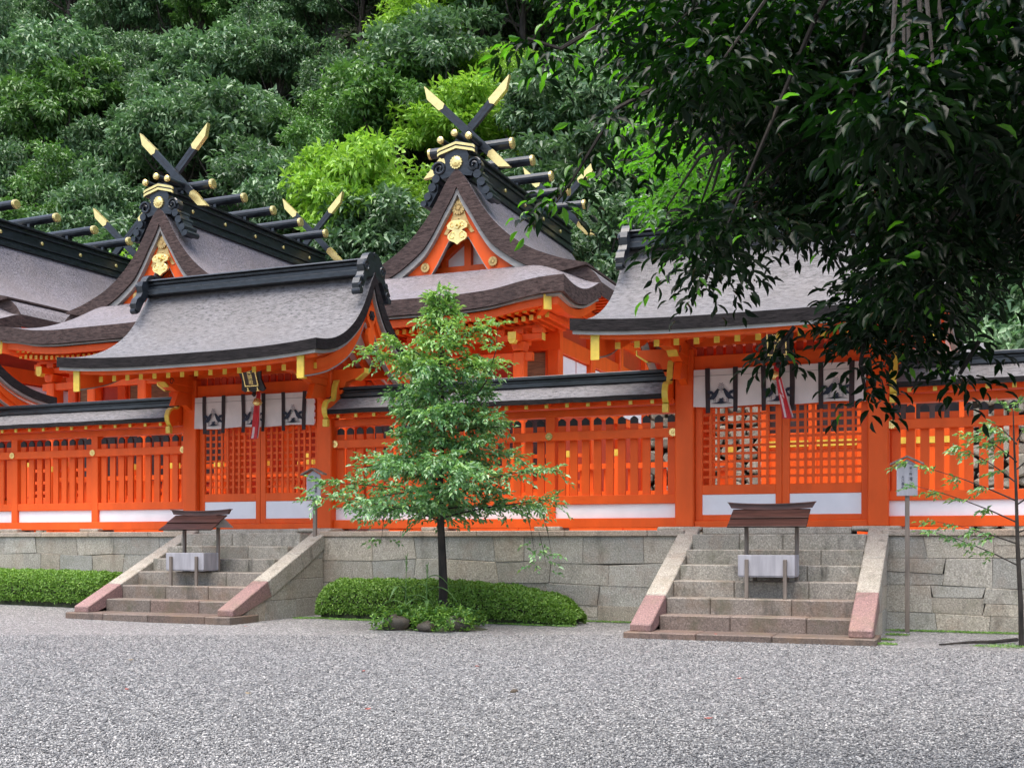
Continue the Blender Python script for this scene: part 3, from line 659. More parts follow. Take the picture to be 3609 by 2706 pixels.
# ---------------------------------------------------------------- what hangs at the gates
def crow(mb, cx, cz, sg, y, s_=1.0):               # a standing crow turned inwards, as dyed on the curtain
    P = lambda q: [(cx+sg*a*s_, cz+b_*s_) for a, b_ in q]
    mb.prism(P([(-.02,.0),(.03,.05),(.06,.12),(.075,.165),(.105,.175),(.075,.19),(.05,.20),(.02,.17),(-.02,.12),(-.075,.06),(-.135,.0),(-.125,-.015),(-.06,.005)]), 'xz', y, y+.003)
    mb.prism(P([(.0,.10),(-.05,.155),(-.12,.165),(-.145,.145),(-.115,.145),(-.13,.12),(-.095,.125),(-.10,.10),(-.065,.10),(-.05,.07)]), 'xz', y-.001, y+.002)
    for a in (-.02, .005): mb.box(min(cx+sg*a, cx+sg*(a+.007)), max(cx+sg*a, cx+sg*(a+.007)), y, y+.003, cz-.05*s_, cz+.02)
def make_curtain(cx, label):
    r = thing('gate_curtain', (cx, 20.98, 4.6), label, 'curtain', 'crow-patterned curtains of the gates'); og = r.location
    zt, zb = 4.615, 3.925; n = 96; xs = [cx-1.53+3.03*i/n for i in range(n+1)]
    wav = lambda x, t: 20.955-.015*t-.020*t*math.sin((x-cx)*6.3)-.012*t*math.sin((x-cx)*15)
    m_ = MB(); nz = 8
    top = [[(x, wav(x, j/nz), zt+(zb-zt)*j/nz-.012*math.sin((x-cx)*5)*(j/nz)) for j in range(nz+1)] for x in xs]
    m_.slab(top, [[(x, y+.006, z) for x, y, z in row] for row in top]); m_.build('cloth', 'cloth', r, og, smooth=False)
    m_ = MB(); m_.tube([(x, wav(x, .17)-.003, zt-.117) for x in xs[::4]], .0035, 4); m_.build('stitching', 'strip', r, og)
    for k, off in enumerate((-1.27, -.76, -.26, .25, .74, 1.27)):
        m_ = MB(); kk = 8; tw = random.uniform(.45, 1)
        tp = [[(cx+off+(-.045+.09*q/2)*(1-(.45*(1-tw))*j/kk)+.02*(1-tw)*j/kk, wav(cx+off, j/kk*.9)-.022-.01*math.sin(j*.6+k), zt+.02-(.82)*j/kk) for q in range(3)] for j in range(kk+1)]
        m_.slab(tp, [[(x, y+.006, z) for x, y, z in row] for row in tp]); m_.build('hanging_strip', 'strip', r, og)
    for k, off in enumerate((-1.015, -.005, 1.005)):
        m_ = MB(); yb = 20.905; c = cx+off
        crow(m_, c-.115, 4.055, 1, yb); crow(m_, c+.115, 4.055, -1, yb)
        m_.prism([(c-.20, 3.985), (c-.08, 4.0), (c-.03, 4.03), (c-.06, 4.045), (c-.02, 4.05), (c-.05, 4.075), (c, 4.07), (c+.03, 4.085), (c+.055, 4.06), (c+.02, 4.045), (c+.07, 4.035), (c+.03, 4.015), (c+.10, 4.0), (c+.21, 3.975), (c+.10, 3.985), (c, 3.975), (c-.10, 3.98)], 'xz', yb, yb+.003)
        m_.build('crow_crest', 'ink', r, og)
        m_ = MB(); z0 = 4.20
        m_.box(c-.004, c+.004, yb, yb+.003, z0-.02, z0+.14)
        for lv in range(4):
            for f in (-1, 1):
                x0, zz = c, z0+.02+lv*.035; L = .085-.016*lv
                m_.prism([(x0, zz), (x0+f*L*.6, zz+.03), (x0+f*L, zz+.02), (x0+f*L*.55, zz+.008)], 'xz', yb-.0005*lv, yb+.003)
        m_.build('leaf_crest', 'inkpale', r, og)
make_curtain(GX[1]+.01, 'white curtain with crow crests hung in the left gate behind the long red bell ribbon')
make_curtain(GX[2]+.01, 'white curtain with crow crests hung in the right gate, partly behind overhanging leaves')
def make_plaque(cx, words, label):
    r = thing('name_plaque', (cx, 20.5, 4.64), label, 'plaque', 'black and gold name plaques over the gates', ); og = Vector((0, 0, 0))
    R = Matrix.Translation((cx, 20.55, 4.64)) @ Matrix.Rotation(math.radians(22), 4, 'X')
    r.matrix_world = R; r.location = (cx, 20.55, 4.64); r.rotation_euler = (math.radians(22), 0, 0)
    m_ = MB(); q = [(-.30,.02),(-.22,-.03),(-.12,.01),(0,-.06),(.12,.01),(.22,-.03),(.30,.02),(.27,.12),(.24,.25),(.30,.48),(.24,.53),(-.24,.53),(-.30,.48),(-.24,.25),(-.27,.12)]
    m_.prism(q, 'xz', 0, .05); m_.build('carved_frame', 'dark', r, og, bevel=.008)
    m_ = MB(); m_.box(-.155, .155, -.022, -.002, .11, .50); m_.build('board', 'window', r, og)
    m_ = MB(); a = .155
    m_.box(-a-.012, -a+.010, -.034, -.003, .10, .51); m_.box(a-.010, a+.012, -.034, -.003, .10, .51); m_.box(-a+.0105, a-.0105, -.034, -.003, .10, .122); m_.box(-a+.0105, a-.0105, -.034, -.003, .488, .51)
    for f in (-.12, .12): m_.box(f-.012, f+.012, -.02, -.001, .015, .075); m_.box(f-.032, f+.032, -.02, -.001, -.005, .0145)
    m_.build('gold_border', 'gold', r, og)
    n = len(words); sz = .12 if n == 3 else .17
    for k, ch in enumerate(words):
        text_mesh(ch, sz, 'gold_letter', 'gold', r, Matrix.Translation((0, -.024, .48-(k+.5)*.36/n)) @ Matrix.Rotation(PI/2, 4, 'X'))
    m_ = MB(); m_.tube([(0, .03, -.045), (0, -.03, -.075), (0, -.01, -.11)], [.03, .05, .03], 8); m_.build('carved_drop', 'dark', r, og)
make_plaque(GX[1]+.28, '証誠殿', 'black name plaque with gold border tilted forward over the left gate')
make_plaque(GX[2]+.07, '滝宮', 'black name plaque with gold border over the right gate, partly behind leaves')
def make_bell(cx, dx, w_, label):
    r = thing('bell_with_ribbon', (cx, 20.72, 4.4), label, 'bell', 'gold bells with red ribbons at the gates'); og = r.location
    m_ = MB(); pr = [(.0, .115), (.03, .11), (.035, .085), (.07, .07), (.085, .03), (.095, -.0), (.092, -.03), (.07, -.07), (.03, -.092), (.0, -.095)]
    m_.tube([(cx, 20.72, 4.42+z) for q, z in pr], [max(.002, q) for q, z in pr], 16); m_.tube([(cx+.096*math.cos(t), 20.72+.096*math.sin(t), 4.405) for t in [2*PI*k/20 for k in range(21)]], .012, 6)
    m_.build('bell', 'gold', r, og, smooth=True)
    for k, (mat, off, zb) in enumerate((('ribbon', 0, 3.64), ('ribbonwhite', .028, 3.66))):
        m_ = MB(); kk = 12
        tp = [[(cx+.04+dx*(j/kk)**1.2+off*(j/kk)+(-.5+q/3)*(w_*(.45+.75*j/kk)), 20.70-.03*math.sin(q*1.4+j*.25)-.012*k*-1-.02*math.sin(j*.5), 4.62+(zb-4.62)*j/kk) for q in range(4)] for j in range(kk+1)]
        m_.slab(tp, [[(x, y+.008, z) for x, y, z in row] for row in tp]); m_.build('ribbon', mat, r, og)
    m_ = MB(); m_.tube([(cx, 20.72, 4.53), (cx+.02, 20.74, 4.70)], .012, 6); m_.build('cord', 'ribbon', r, og)
make_bell(GX[1]+.26, -.13, .15, 'gold bell with broad red ribbon hanging straight before the left gate curtain')
make_bell(GX[2]-.02, .19, .13, 'gold bell with white-edged red ribbon slanting before the right gate curtain')

# ---------------------------------------------------------------- offering boxes on the stairs
def offering_box(cx, zb, y0, rz, label):
    r = thing('offering_box', (cx, y0, zb), label, 'offering box', 'roofed offering boxes on the stairs', rz); r.scale = (1.03, 1, .965); og = (0, 0, 0)
    for sx in (-.29, .29):
        m_ = MB(); m_.beam((sx, -.02, 0), (sx, -.02, .64), .055, .05, 0, up=(0,1,0)); m_.build('front_leg', 'postwood', r, og, bevel=.006)
    for sx in (-.39, .39):
        m_ = MB(); m_.box(sx-.03, sx+.03, .50, .56, .26, 1.26); m_.build('roof_post', 'postwood', r, og, bevel=.006)
    for sx in (-.24, .24):
        m_ = MB(); m_.box(sx-.035, sx+.035, .40, .46, .26, .42); m_.build('rear_leg', 'postwood', r, og, bevel=.006)
    m_ = MB(); z0, z1 = .37, .71
    m_.box(-.43, .43, .012, .042, z0, z1); m_.box(-.43, .43, .455, .485, z0, z1); m_.box(-.42, -.39, .043, .454, z0, z1); m_.box(.39, .42, .043, .454, z0, z1); m_.box(-.42, .42, .02, .48, z0-.02, z0-.001)
    m_.build('box', 'greywood', r, og, bevel=.005)
    m_ = MB()
    for k in range(6): m_.box(-.388, .388, .06+.068*k, .09+.068*k, z1-.05, z1-.02)
    m_.build('slatted_lid', 'postwood', r, og)
    m_ = MB(); th = .022; rp = [(-.05, 1.16), (.215, 1.315), (.235, 1.345), (.52, 1.52)]     # boarded roof, two boards each side
    yc = .53
    for f in (-1, 1):
        for (ya, za), (yb, zb_) in (((-.52, 1.18), (-.25, 1.315)), ((-.275, 1.325), (0, 1.475))):
            a = (yc-f*ya, za) if f < 0 else (yc+ya, za); b_ = (yc-f*yb, zb_) if f < 0 else (yc+yb, zb_)
            m_.prism([a, b_, (b_[0], b_[1]-th), (a[0], a[1]-th)], 'yz', -.60, .60)
    m_.build('board_roof', 'wood', r, og, bevel=.003)
    m_ = MB()                                           # ridge cap curving up at both ends
    n = 12; tp = [(-.67+1.34*i/n, 1.545+.032*abs(-1+2*i/n)**2.2) for i in range(n+1)]; bt = [(x*(.93), z-.085) for x, z in tp]
    m_.band(tp, bt, 'xz', yc-.035, yc+.035); m_.band([(x*1.02, z+.018) for x, z in tp], tp, 'xz', yc-.065, yc+.065); m_.build('ridge_cap', 'wood', r, og)
    for sg in (-1, 1):
        m_ = MB(); x = sg*.50; m_.prism([(yc-.34, 1.22), (yc+.34, 1.22), (yc, 1.42)], 'yz', x-.01, x+.01); m_.build('gable_panel', 'paleboard', r, og)
    m_ = MB(); m_.box(-.46, .46, yc-.03, yc+.03, 1.262, 1.31); m_.build('tie_beam', 'wood', r, og)
    return r
offering_box(-3.10, .58, 18.36, 0, 'grey wooden offering box under a brown board roof on the right stairs')
offering_box(-14.22, .57, 18.36, 0, 'grey wooden offering box under a brown board roof on the left stairs')

# ---------------------------------------------------------------- signposts
def signpost(x, y, z0, h, w_, cols, label):
    r = thing('signpost', (x, y, z0), label, 'signpost', 'small roofed wooden signposts'); og = (0, 0, 0)
    m_ = MB(); m_.box(-.035, .035, 0, .07, 0, h); m_.build('post', 'postwood', r, og, bevel=.006)
    b0 = h-.02; m_ = MB(); m_.prism([(-w_/2, b0), (w_/2, b0), (w_/2, b0+.50), (0, b0+.60), (-w_/2, b0+.50)], 'xz', -.03, -.002); m_.build('board', 'greywood', r, og, bevel=.006)
    m_ = MB(); q = w_/2+.10
    for f in (-1, 1): m_.prism([(0, b0+.655), (f*q, b0+.53), (f*q, b0+.50), (0, b0+.625)], 'xz', -.10, .06)
    m_.build('sign_roof', 'postwood', r, og, bevel=.003)
    for cx, top, seq in cols:
        z = b0+top
        for ch, sz in seq:
            if ch != ' ': text_mesh(ch, sz, 'writing', 'ink', r, Matrix.Translation((cx, -.0315, z-sz/2)) @ Matrix.Rotation(PI/2, 4, 'X'), .001)
            z -= sz*1.02
signpost(-1.08, 19.9, 0, 2.24, .325, ((.055, .47, [('第', .045), ('一', .045), ('殿', .05), (' ', .02), ('滝', .07), (' ', .05), ('宮', .07)]), (-.065, .33, [('大', .055), ('己', .055), ('貴', .055), ('命', .055)])), 'grey wooden signpost with black characters before the right wall, clear of any hedge')
signpost(-12.48, 20.25, .02, 2.31, .33, ((.06, .47, [('第', .04), ('二', .04), ('殿', .045), (' ', .02), ('証', .06), ('誠', .06), ('殿', .06)]),), 'grey wooden signpost beside the left stairs, partly behind the tips of the leafy tree')
# ---------------------------------------------------------------- the halls behind the fence
RP = smooth_pts([(0, 11.66), (.2, 11.56), (.5, 10.98), (.85, 10.42), (1.27, 9.94), (1.75, 9.54), (2.25, 9.24), (3.05, 8.93), (3.75, 8.76)], 30)
Y0, YG, YB = 26.0, 28.8, 37.6
def rprof(x):
    x = abs(x); z = lerp(RP, x); s_ = (lerp(RP, min(3.75, x+.04))-lerp(RP, max(0, x-.04)))/.08
    return z, min(.70, .45*math.sqrt(1+s_*s_))*min(1, max(.12, (3.85-x)/1.1))
def gold_log(mb, p, q, r):                        # round black log with gold caps (0 black, 1 gold)
    p = Vector(p); q = Vector(q); d = (q-p).normalized()
    mb.tube([p, q], r, 14, 0)
    for c, e in ((p, -d), (q, d)):
        mb.tube([c-e*.05, c+e*.02, c+e*.035], [r*1.06, r*1.06, r*.8], 14, 1)
def chigi(mb, xc, y, sg, zc):                      # one slanting finial through (xc, zc)
    d = Vector((sg*1.32, 0, 1.30)).normalized(); n = Vector((-d.z*sg, 0, d.x*sg)); c = Vector((xc, y, zc))
    w_, t = .108, .06; L1, L2 = 1.52, 1.50
    def P(a, b_): v = c+d*a+n*b_; return (v.x, v.z)
    mb.prism([P(-L2, -w_), P(L1, -w_), P(L1, w_), P(-L2, w_)], 'xz', y-t, y+t, 0)
    k = 1                                             # gold caps with points
    mb.prism([P(L1-.50, -w_-.012), P(L1+.02, -w_-.012), P(L1+.36*1, w_*.9*1), P(L1-.50, w_+.012), P(L1-.56, 0)] , 'xz', y-t-.012, y+t+.012, 1)
    mb.prism([P(-L2+.45, -w_-.012), P(-L2-.02, -w_-.012), P(-L2-.30, w_*.9), P(-L2+.45, w_+.012), P(-L2+.51, 0)], 'xz', y-t-.012, y+t+.012, 1)
    mb.prism([P(.25, -.012), P(.95, -.012), P(.95, .012), P(.25, .012)], 'xz', y-t-.004, y-t+.001, 2)
def flower_x(mb, c, r):
    x, y, z = c; mb.disc(c, (0,-1,0), r*.82, .03, 20); mb.disc((x, y-.03, z), (0,-1,0), r*.28, .03, 10)
    for k in range(14):
        a = 2*PI*k/14; mb.beam((x+math.cos(a)*r*.36, y-.035, z+math.sin(a)*r*.36), (x+math.cos(a)*r, y-.035, z+math.sin(a)*r), r*.3, .025, 0, up=(0,1,0))
def make_hall():
    r = thing('shrine_hall', (0, 28.8, 1.6), 'x', 'shrine hall', 'shrine halls with crossed gold-tipped finials'); og = r.location
    # main gable roof
    xs = [x for x, z in RP]; prof = [(-x, *rprof(x)) for x in reversed(xs[1:])]+[(x, *rprof(x)) for x in xs]
    ys = [YG+(YB-YG)*i/14 for i in range(15)]
    m_ = MB(); top = [[(x, y, z) for x, z, th in prof] for y in ys]; bot = [[(x, y, z-th) for x, z, th in prof] for y in ys]
    m_.slab(bot, top, 1, 0, 1); m_.build('main_roof', ['thatchbrown', 'edgebrown'], r, og)
    inn = [p for p in prof if abs(p[0]) < 2.55]
    m_ = MB()
    for yy, a, w_ in ((YG+.06, .0, .20),):
        m_.slab([[(x, y, z-th-.01) for x, z, th in inn] for y in (yy, YB-.1)], [[(x, y, z-th-w_) for x, z, th in inn] for y in (yy, YB-.1)])
    m_.build('eave_board', 'paleboard', r, og)
    # barge boards
    m_ = MB(); seg = [-2.5+5*q/50 for q in range(51)]; L = lambda x: (rprof(x)[0]-rprof(x)[1]-.21)
    tp = [(x, L(x)) for x in seg]; bt = [(x*.97, L(x)-.42*min(1.5, rprof(x)[1]/.40)) for x in seg]
    m_.band(tp, bt, 'xz', YG+.20, YG+.30); bb = m_.build('barge_board', 'red', r, og)
    m_ = MB(); m_.band([(x, z+.005) for x, z in bt], [(x, z-.03) for x, z in bt], 'xz', YG+.19, YG+.31); m_.build('lower_edge_strip', 'paleboard', bb, og)
    ap = L(0)
    m_ = MB(); m_.prism([(-.46, ap-1.02), (-.36, ap-.86), (-.30, ap-.78), (-.18, ap-.50), (-.20, ap-.32), (0, ap-.03), (.20, ap-.32), (.18, ap-.50), (.30, ap-.78), (.36, ap-.86), (.46, ap-1.02), (.36, ap-1.04), (.18, ap-.80), (0, ap-.62), (-.18, ap-.80), (-.36, ap-1.04)], 'xz', YG+.175, YG+.198); m_.build('gold_plate', 'oldgold', bb, og)
    for f in (-1, 1):
        m_ = MB()
        q = [(1.72, .02), (1.80, -.06), (1.76, -.14), (1.86, -.20), (1.84, -.30), (1.95, -.36), (1.98, -.43), (2.46, -.43), (2.50, .02)]
        m_.prism([(f*x, L(x)+z) for x, z in q], 'xz', YG+.175, YG+.198); m_.build('gold_plate', 'oldgold', bb, og)
    m_ = MB(); flower_x(m_, (0, YG+.17, ap-.34), .19); m_.build('gold_flower', 'oldgold', bb, og)
    for f in (-1, 1):
        m_ = MB(); x = f*1.02; flower_x(m_, (x, YG+.19, L(1.02)-.26), .13); m_.build('gold_flower', 'oldgold', bb, og)
    m_ = MB(); z0 = ap-.80
    hp = [(x*.86, z*.74) for x, z in [(.13, .14), (.27, .08), (.36, -.04), (.33, -.16), (.22, -.20), (.15, -.24), (.24, -.30), (.33, -.38), (.34, -.50), (.27, -.60), (.20, -.63), (.10, -.68), (0, -.77)]]
    m_.prism([(x, z0+z) for x, z in hp]+[(-x, z0+z) for x, z in reversed(hp[:-1])], 'xz', YG+.05, YG+.12); m_.disc((0, YG+.05, z0-.04), (0,-1,0), .11, .05, 6, 0); m_.disc((0, YG+.05, z0-.04), (0,-1,0), .04, .12, 8, 0)
    for f in (-1, 1):
        for c, rr in (((f*.15, z0-.31), .08), ((f*.15, z0-.02), .06)): 
            m_.tube([(c[0]+rr*math.cos(a*.5), YG+.045, c[1]+rr*math.sin(a*.5)) for a in range(12)], .016, 6)
    m_.build('gold_pendant', 'gold', r, og)
    # gable wall
    m_ = MB(); m_.band([(x, L(x)-.30) for x in seg], [(x, 8.6) for x in seg], 'xz', YG+.95, YG+1.02); m_.build('gable_wall', 'white', r, og)
    m_ = MB(); m_.box(-2.4, 2.4, YG+.70, YG+.93, 8.92, 9.16); m_.box(-.10, .10, YG+.75, YG+.93, 9.16, 9.9)
    for f in (-1, 1): m_.box(f*.75-.08, f*.75+.08, YG+.80, YG+.94, 9.16, 9.6); m_.beam((f*1.3, YG+.86, 9.05), (f*.1, YG+.86, 9.95), .16, .18, 0, up=(0,1,0))
    m_.build('gable_frame', 'red', r, og)
    # ridge with logs, finials and gold
    m_ = MB(); ya, yb = YG+.25, YB+.05
    m_.box(-.36, .36, ya, yb, 11.36, 11.50); m_.box(-.27, .27, ya, yb, 11.50, 11.62); m_.box(-.33, .33, ya, yb, 11.62, 11.67); m_.box(-.26, .26, ya, yb, 11.67, 11.98); m_.box(-.32, .32, ya, yb, 11.98, 12.04); m_.box(-.24, .24, ya, yb, 12.04, 12.16); m_.box(-.34, .34, ya-.05, yb, 12.16, 12.23)
    m_.build('roof_ridge', 'black', r, og, bevel=.012)
    m_ = MB()
    for k in range(5):
        for f in (-1, 1): m_.disc((f*.26, YG+1.25+k*1.62, 11.82), (f,0,0), .062, .03, 10, 0, .02)
    m_.build('gold_bosses', 'gold', r, og)
    for k in range(5):
        y = YG+.98+1.58*k; m_ = MB(); gold_log(m_, (-1.27, y, 12.50), (1.27, y, 12.50), .145)
        lg = m_.build('ridge_log', ['black', 'gold'], r, og, smooth=False)
        for f in (-.16, .16):
            m_ = MB(); m_.box(f-.05, f+.05, y-.10, y+.10, 12.23, 12.40); m_.build('log_saddle', 'black', lg, og)
    for y in (YG+.72, YB-.42):
        for sg in (-1, 1):
            m_ = MB(); chigi(m_, 0, y+sg*.063, sg, 12.92); m_.build('crossed_finial', ['black', 'gold', 'dark'], r, og)
    # ornament at the ridge front
    m_ = MB(); a, b_ = YG+.02, YG+.25
    hp = [(.0, 12.20), (.30, 12.13), (.36, 12.0), (.34, 11.80), (.38, 11.62), (.50, 11.52), (.44, 11.42), (.0, 11.5)]
    m_.prism([(x, z) for x, z in hp]+[(-x, z) for x, z in reversed(hp[1:-1])], 'xz', a, b_)
    for f in (-1, 1):
        pts = []
        for k in range(22): q = .20*(1-.8*k/21); an = 2*PI*1.6*k/21; pts.append((f*(.52+q*math.cos(an)), a-.02, 11.70+q*math.sin(an)))
        m_.tube(pts, [.045*(1-.4*k/21) for k in range(22)], 6); m_.disc((f*.52, b_, 11.70), (0,-1,0), .21, .2, 16)
        for (x, z, rr) in ((.62, 11.44, .12), (.74, 11.22, .12), (.88, 10.98, .11), (1.0, 10.80, .09)): m_.tube([(f*x, a-.03, z), (f*x, a+.55, z)], rr, 10)
        m_.prism([(f*.55, 11.55), (f*.72, 11.45), (f*.98, 10.95), (f*1.02, 10.74), (f*.85, 10.72), (f*.60, 11.1)], 'xz', a+.05, a+.45)
    on = m_.build('ridge_end_ornament', 'black', r, og)
    m_ = MB(); m_.disc((0, a, 11.82), (0,-1,0), .165, .04, 20, 0, .05)
    for k in range(14): an = 2*PI*k/14; m_.disc((.15*math.cos(an), a, 11.82+.15*math.sin(an)), (0,-1,0), .035, .05, 6)
    m_.build('gold_flower', 'gold', on, og)
    m_ = MB()
    for dz in (0, .115):
        tp = [(-.56, 12.10+dz), (-.50, 12.14+dz), (0, 12.27+dz), (.50, 12.14+dz), (.56, 12.10+dz)]; m_.band(tp, [(x, z-.07) for x, z in tp], 'xz', a-.06, a-.01)
    m_.build('gold_chevron', 'gold', on, og)
    m_ = MB(); tp = [(-.54, 12.14), (0, 12.33), (.54, 12.14)]; m_.band([(x, z+.10) for x, z in tp], [(x, z-.10) for x, z in tp], 'xz', a-.03, ya-.04); m_.build('ridge_cap', 'black', on, og)
    for x, z in ((-.42, 12.44), (0, 12.58), (.42, 12.46)):
        m_ = MB(); m_.tube([(x, YG+.9, z), (x, a-.12, z)], .085, 12, 0); m_.tube([(x, a-.10, z), (x, a-.17, z), (x, a-.20, z)], [.095, .095, .05], 12, 1); m_.build('round_tile_end', ['black', 'gold'], on, og)
    # front pent roof
    W_ = 4.1; nx = 40; ny = 12; top = []; bot = []
    def pent(x, t):
        e = abs(x)/W_; lift = .27*max(0, (abs(x)-1.2)/2.9)**1.6
        zc = 7.56+lift+1.30*(.62*t+.38*t*t); ze = 7.83-.16*math.sin(PI*min(1, t*1.1))+.40*t**2
        q = max(0, min(1, (W_-abs(x))/2.0)); q = q*q*(3-2*q)
        return ze+(zc-ze)*q
    for i in range(nx+1):
        x = -W_+2*W_*i/nx; top.append([(x, Y0+2.95*j/ny, pent(x, j/ny)) for j in range(ny+1)]); bot.append([(x, Y0+2.95*j/ny, pent(x, j/ny)-.40) for j in range(ny+1)])
    m_ = MB(); m_.slab(top, bot, 0, 1, 1); m_.build('pent_roof', ['thatchbrown', 'edgebrown'], r, og)
    for f in (-1, 1):                               # the pent turns the corner and runs back along the side
        ts = [q/8 for q in range(9)]; g_ = [[(f*(2.9+1.22*t), y, 8.97-.36*t-.38*t**5) for t in ts] for y in [YG+.12+(YB+.3-YG)*q/10 for q in range(11)]]
        if f < 0: g_ = [row[::-1] for row in g_]
        m_ = MB(); m_.slab([[(x, y, z-.36) for x, y, z in row] for row in g_], g_, 1, 0, 1); m_.build('side_roof', ['thatchbrown', 'edgebrown'], r, og)
    ins = lambda g, dz: [[(x*.975, y+.10, z-dz) for x, y, z in row] for row in g]
    m_ = MB(); m_.slab(ins(top, .402), ins(top, .46)); m_.build('eave_board', 'paleboard', r, og)
    ins2 = lambda g, dz: [[(x*.945, y+.22, z-dz) for x, y, z in row] for row in g]
    m_ = MB(); m_.slab(ins2(top, .462), ins2(top, .66)); m_.build('fascia', 'red', r, og)
    n = 34
    for k in range(n):                              # two rows of small rafters with gold ends, as one carved row each
        pass
    for row, (yy, zz) in enumerate(((Y0+.42, 7.02), (Y0+.62, 6.86))):
        for k in range(n):
            x = -3.45+6.9*(k+(.5 if row else 0))/(n-.5); m_ = MB(); lf = .24*max(0, (abs(x)-1.2)/2.9)**1.6
            m_.box(x-.05, x+.05, yy, YG-.3, zz-.055+lf, zz+.055+lf, 0); m_.box(x-.052, x+.052, yy-.015, yy-.001, zz-.062+lf, zz+.062+lf, 1); m_.build('rafter', ['red', 'yellow'], r, og)
    for f in (-1, 1):
        m_ = MB(); m_.beam((f*2.7, Y0+1.4, 7.10), (f*3.62, Y0+.16, 7.22), .17, .32, 0); m_.beam((f*3.62, Y0+.16, 7.22), (f*3.65, Y0+.12, 7.223), .19, .36, 1); m_.build('corner_rafter', ['red', 'yellow'], r, og)
    # body: posts, beams, walls, side eaves
    for x in (-2.55, -.95, .95, 2.55):
        m_ = MB(); m_.box(x-.15, x+.15, 26.95, 27.25, 1.6, 6.22); m_.build('porch_post', 'red', r, og, bevel=.03)
        m_ = MB(); m_.box(x-.62, x+.62, 27.0, 27.2, 6.50, 6.66, 0); m_.box(x-.10, x+.10, 26.55, 27.65, 6.46, 6.64, 0)
        for q in (-.5, 0, .5): m_.box(x+q-.13, x+q+.13, 26.96, 27.24, 6.66, 6.80, 0)
        m_.prism([(x-.19, 6.46), (x+.19, 6.46), (x+.12, 6.24), (x-.12, 6.24)], 'xz', 26.9, 27.3, 0)
        for q in (-.62, .62): m_.box(*sorted((x+q, x+q*1.03)), 26.99, 27.21, 6.49, 6.67, 1)
        m_.box(x-.11, x+.11, 26.53, 26.549, 6.45, 6.65, 1); m_.prism([(x-.11, 6.449), (x+.11, 6.449), (x+.06, 6.36), (x-.06, 6.36)], 'xz', 26.53, 26.7, 1)
        m_.build('bracket_set', ['red', 'yellow'], r, og, bevel=.01)
    m_ = MB(); m_.box(-2.9, 2.9, 27.02, 27.18, 6.0, 6.20); m_.build('porch_beam', 'red', r, og)
    m_ = MB(); m_.box(-3.1, 3.1, 27.0, 27.2, 6.80, 6.86); m_.build('eave_purlin', 'red', r, og)
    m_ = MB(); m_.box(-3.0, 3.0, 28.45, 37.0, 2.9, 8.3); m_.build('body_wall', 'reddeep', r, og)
    for x in (-3.0, -1.0, 1.0, 3.0):
        m_ = MB(); m_.box(x-.17, x+.17, 28.28, 28.62, 1.6, 7.0); m_.build('wall_post', 'red', r, og, bevel=.03)
    for f in (-1, 1):
        for y in (31.2, 34.0, 36.9):
            m_ = MB(); m_.box(f*3.0-.17, f*3.0+.17, y-.17, y+.17, 1.6, 7.6); m_.build('wall_post', 'red', r, og, bevel=.03)
        m_ = MB(); m_.box(f*3.0-.11, f*3.0+.11, 28.65, 36.7, 6.42, 6.84); m_.box(f*3.0-.09, f*3.0+.09, 28.65, 36.7, 5.02, 5.24); m_.box(f*3.0-.09, f*3.0+.09, 28.65, 36.7, 7.45, 7.65); m_.build('side_beam', 'red', r, og)
        for ya, yb_ in ((28.75, 30.0), (30.1, 30.95), (31.45, 33.75), (34.25, 36.65)):
            m_ = MB(); m_.box(*sorted((f*2.99, f*3.03)), ya, yb_, 5.3, 6.38); m_.build('white_panel', 'white', r, og)
        m_ = MB()
        for q in range(22): m_.box(*sorted((f*3.1, f*3.95)), YG+.25+q*.38, YG+.36+q*.38, 7.98, 8.10)
        m_.box(*sorted((f*3.1, f*3.16)), YG+.1, YB-.2, 7.66, 7.9); m_.build('side_eave', 'red', r, og)
    m_ = MB(); m_.box(-3.2, 3.2, 28.26, 28.44, 6.44, 6.86); m_.box(-2.8, 2.8, 28.30, 28.45, 4.95, 5.15); m_.build('front_beam', 'red', r, og)
    for xa, xb in ((-2.75, -1.95), (1.95, 2.75), (-.75, .75)):
        m_ = MB(); m_.box(xa, xb, 28.40, 28.44, 5.18, 6.40, 0 if xb-xa < 1 else 0); m_.build('bamboo_blind', 'blind', r, og)
        m_ = MB(); m_.box(xa-.06, xa, 28.38, 28.45, 5.16, 6.44); m_.box(xb, xb+.06, 28.38, 28.45, 5.16, 6.44); m_.build('window_frame', 'red', r, og)
    for xa, xb in ((-2.78, -1.22), (-.78, .78), (1.22, 2.78)):
        m_ = MB(); m_.box(xa, xb, 28.40, 28.44, 3.2, 4.9); m_.build('shutter', 'window', r, og)
    # veranda and steps
    m_ = MB(); m_.box(-4.0, 4.0, 27.3, 37.5, 2.62, 2.80, 0); m_.build('veranda', 'red', r, og)
    for x in (-3.85, -2.4, 2.4, 3.85):
        m_ = MB(); m_.box(x-.11, x+.11, 27.35, 27.57, 1.6, 2.62); m_.build('veranda_post', 'red', r, og)
        m_ = MB(); m_.box(x-.06, x+.06, 27.36, 27.48, 2.82, 3.75, 0); m_.box(x-.065, x+.065, 27.355, 27.485, 3.75, 3.88, 1); m_.build('rail_post', ['red', 'yellow'], r, og)
    for f in (-1, 1):
        m_ = MB()
        for z in (2.95, 3.25, 3.62): m_.box(*sorted((f*1.3, f*4.1)), 27.38, 27.46, z-.045, z+.045, 0); m_.box(*sorted((f*4.1, f*4.16)), 27.375, 27.465, z-.05, z+.05, 1)
        m_.build('veranda_rail', ['red', 'yellow'], r, og)
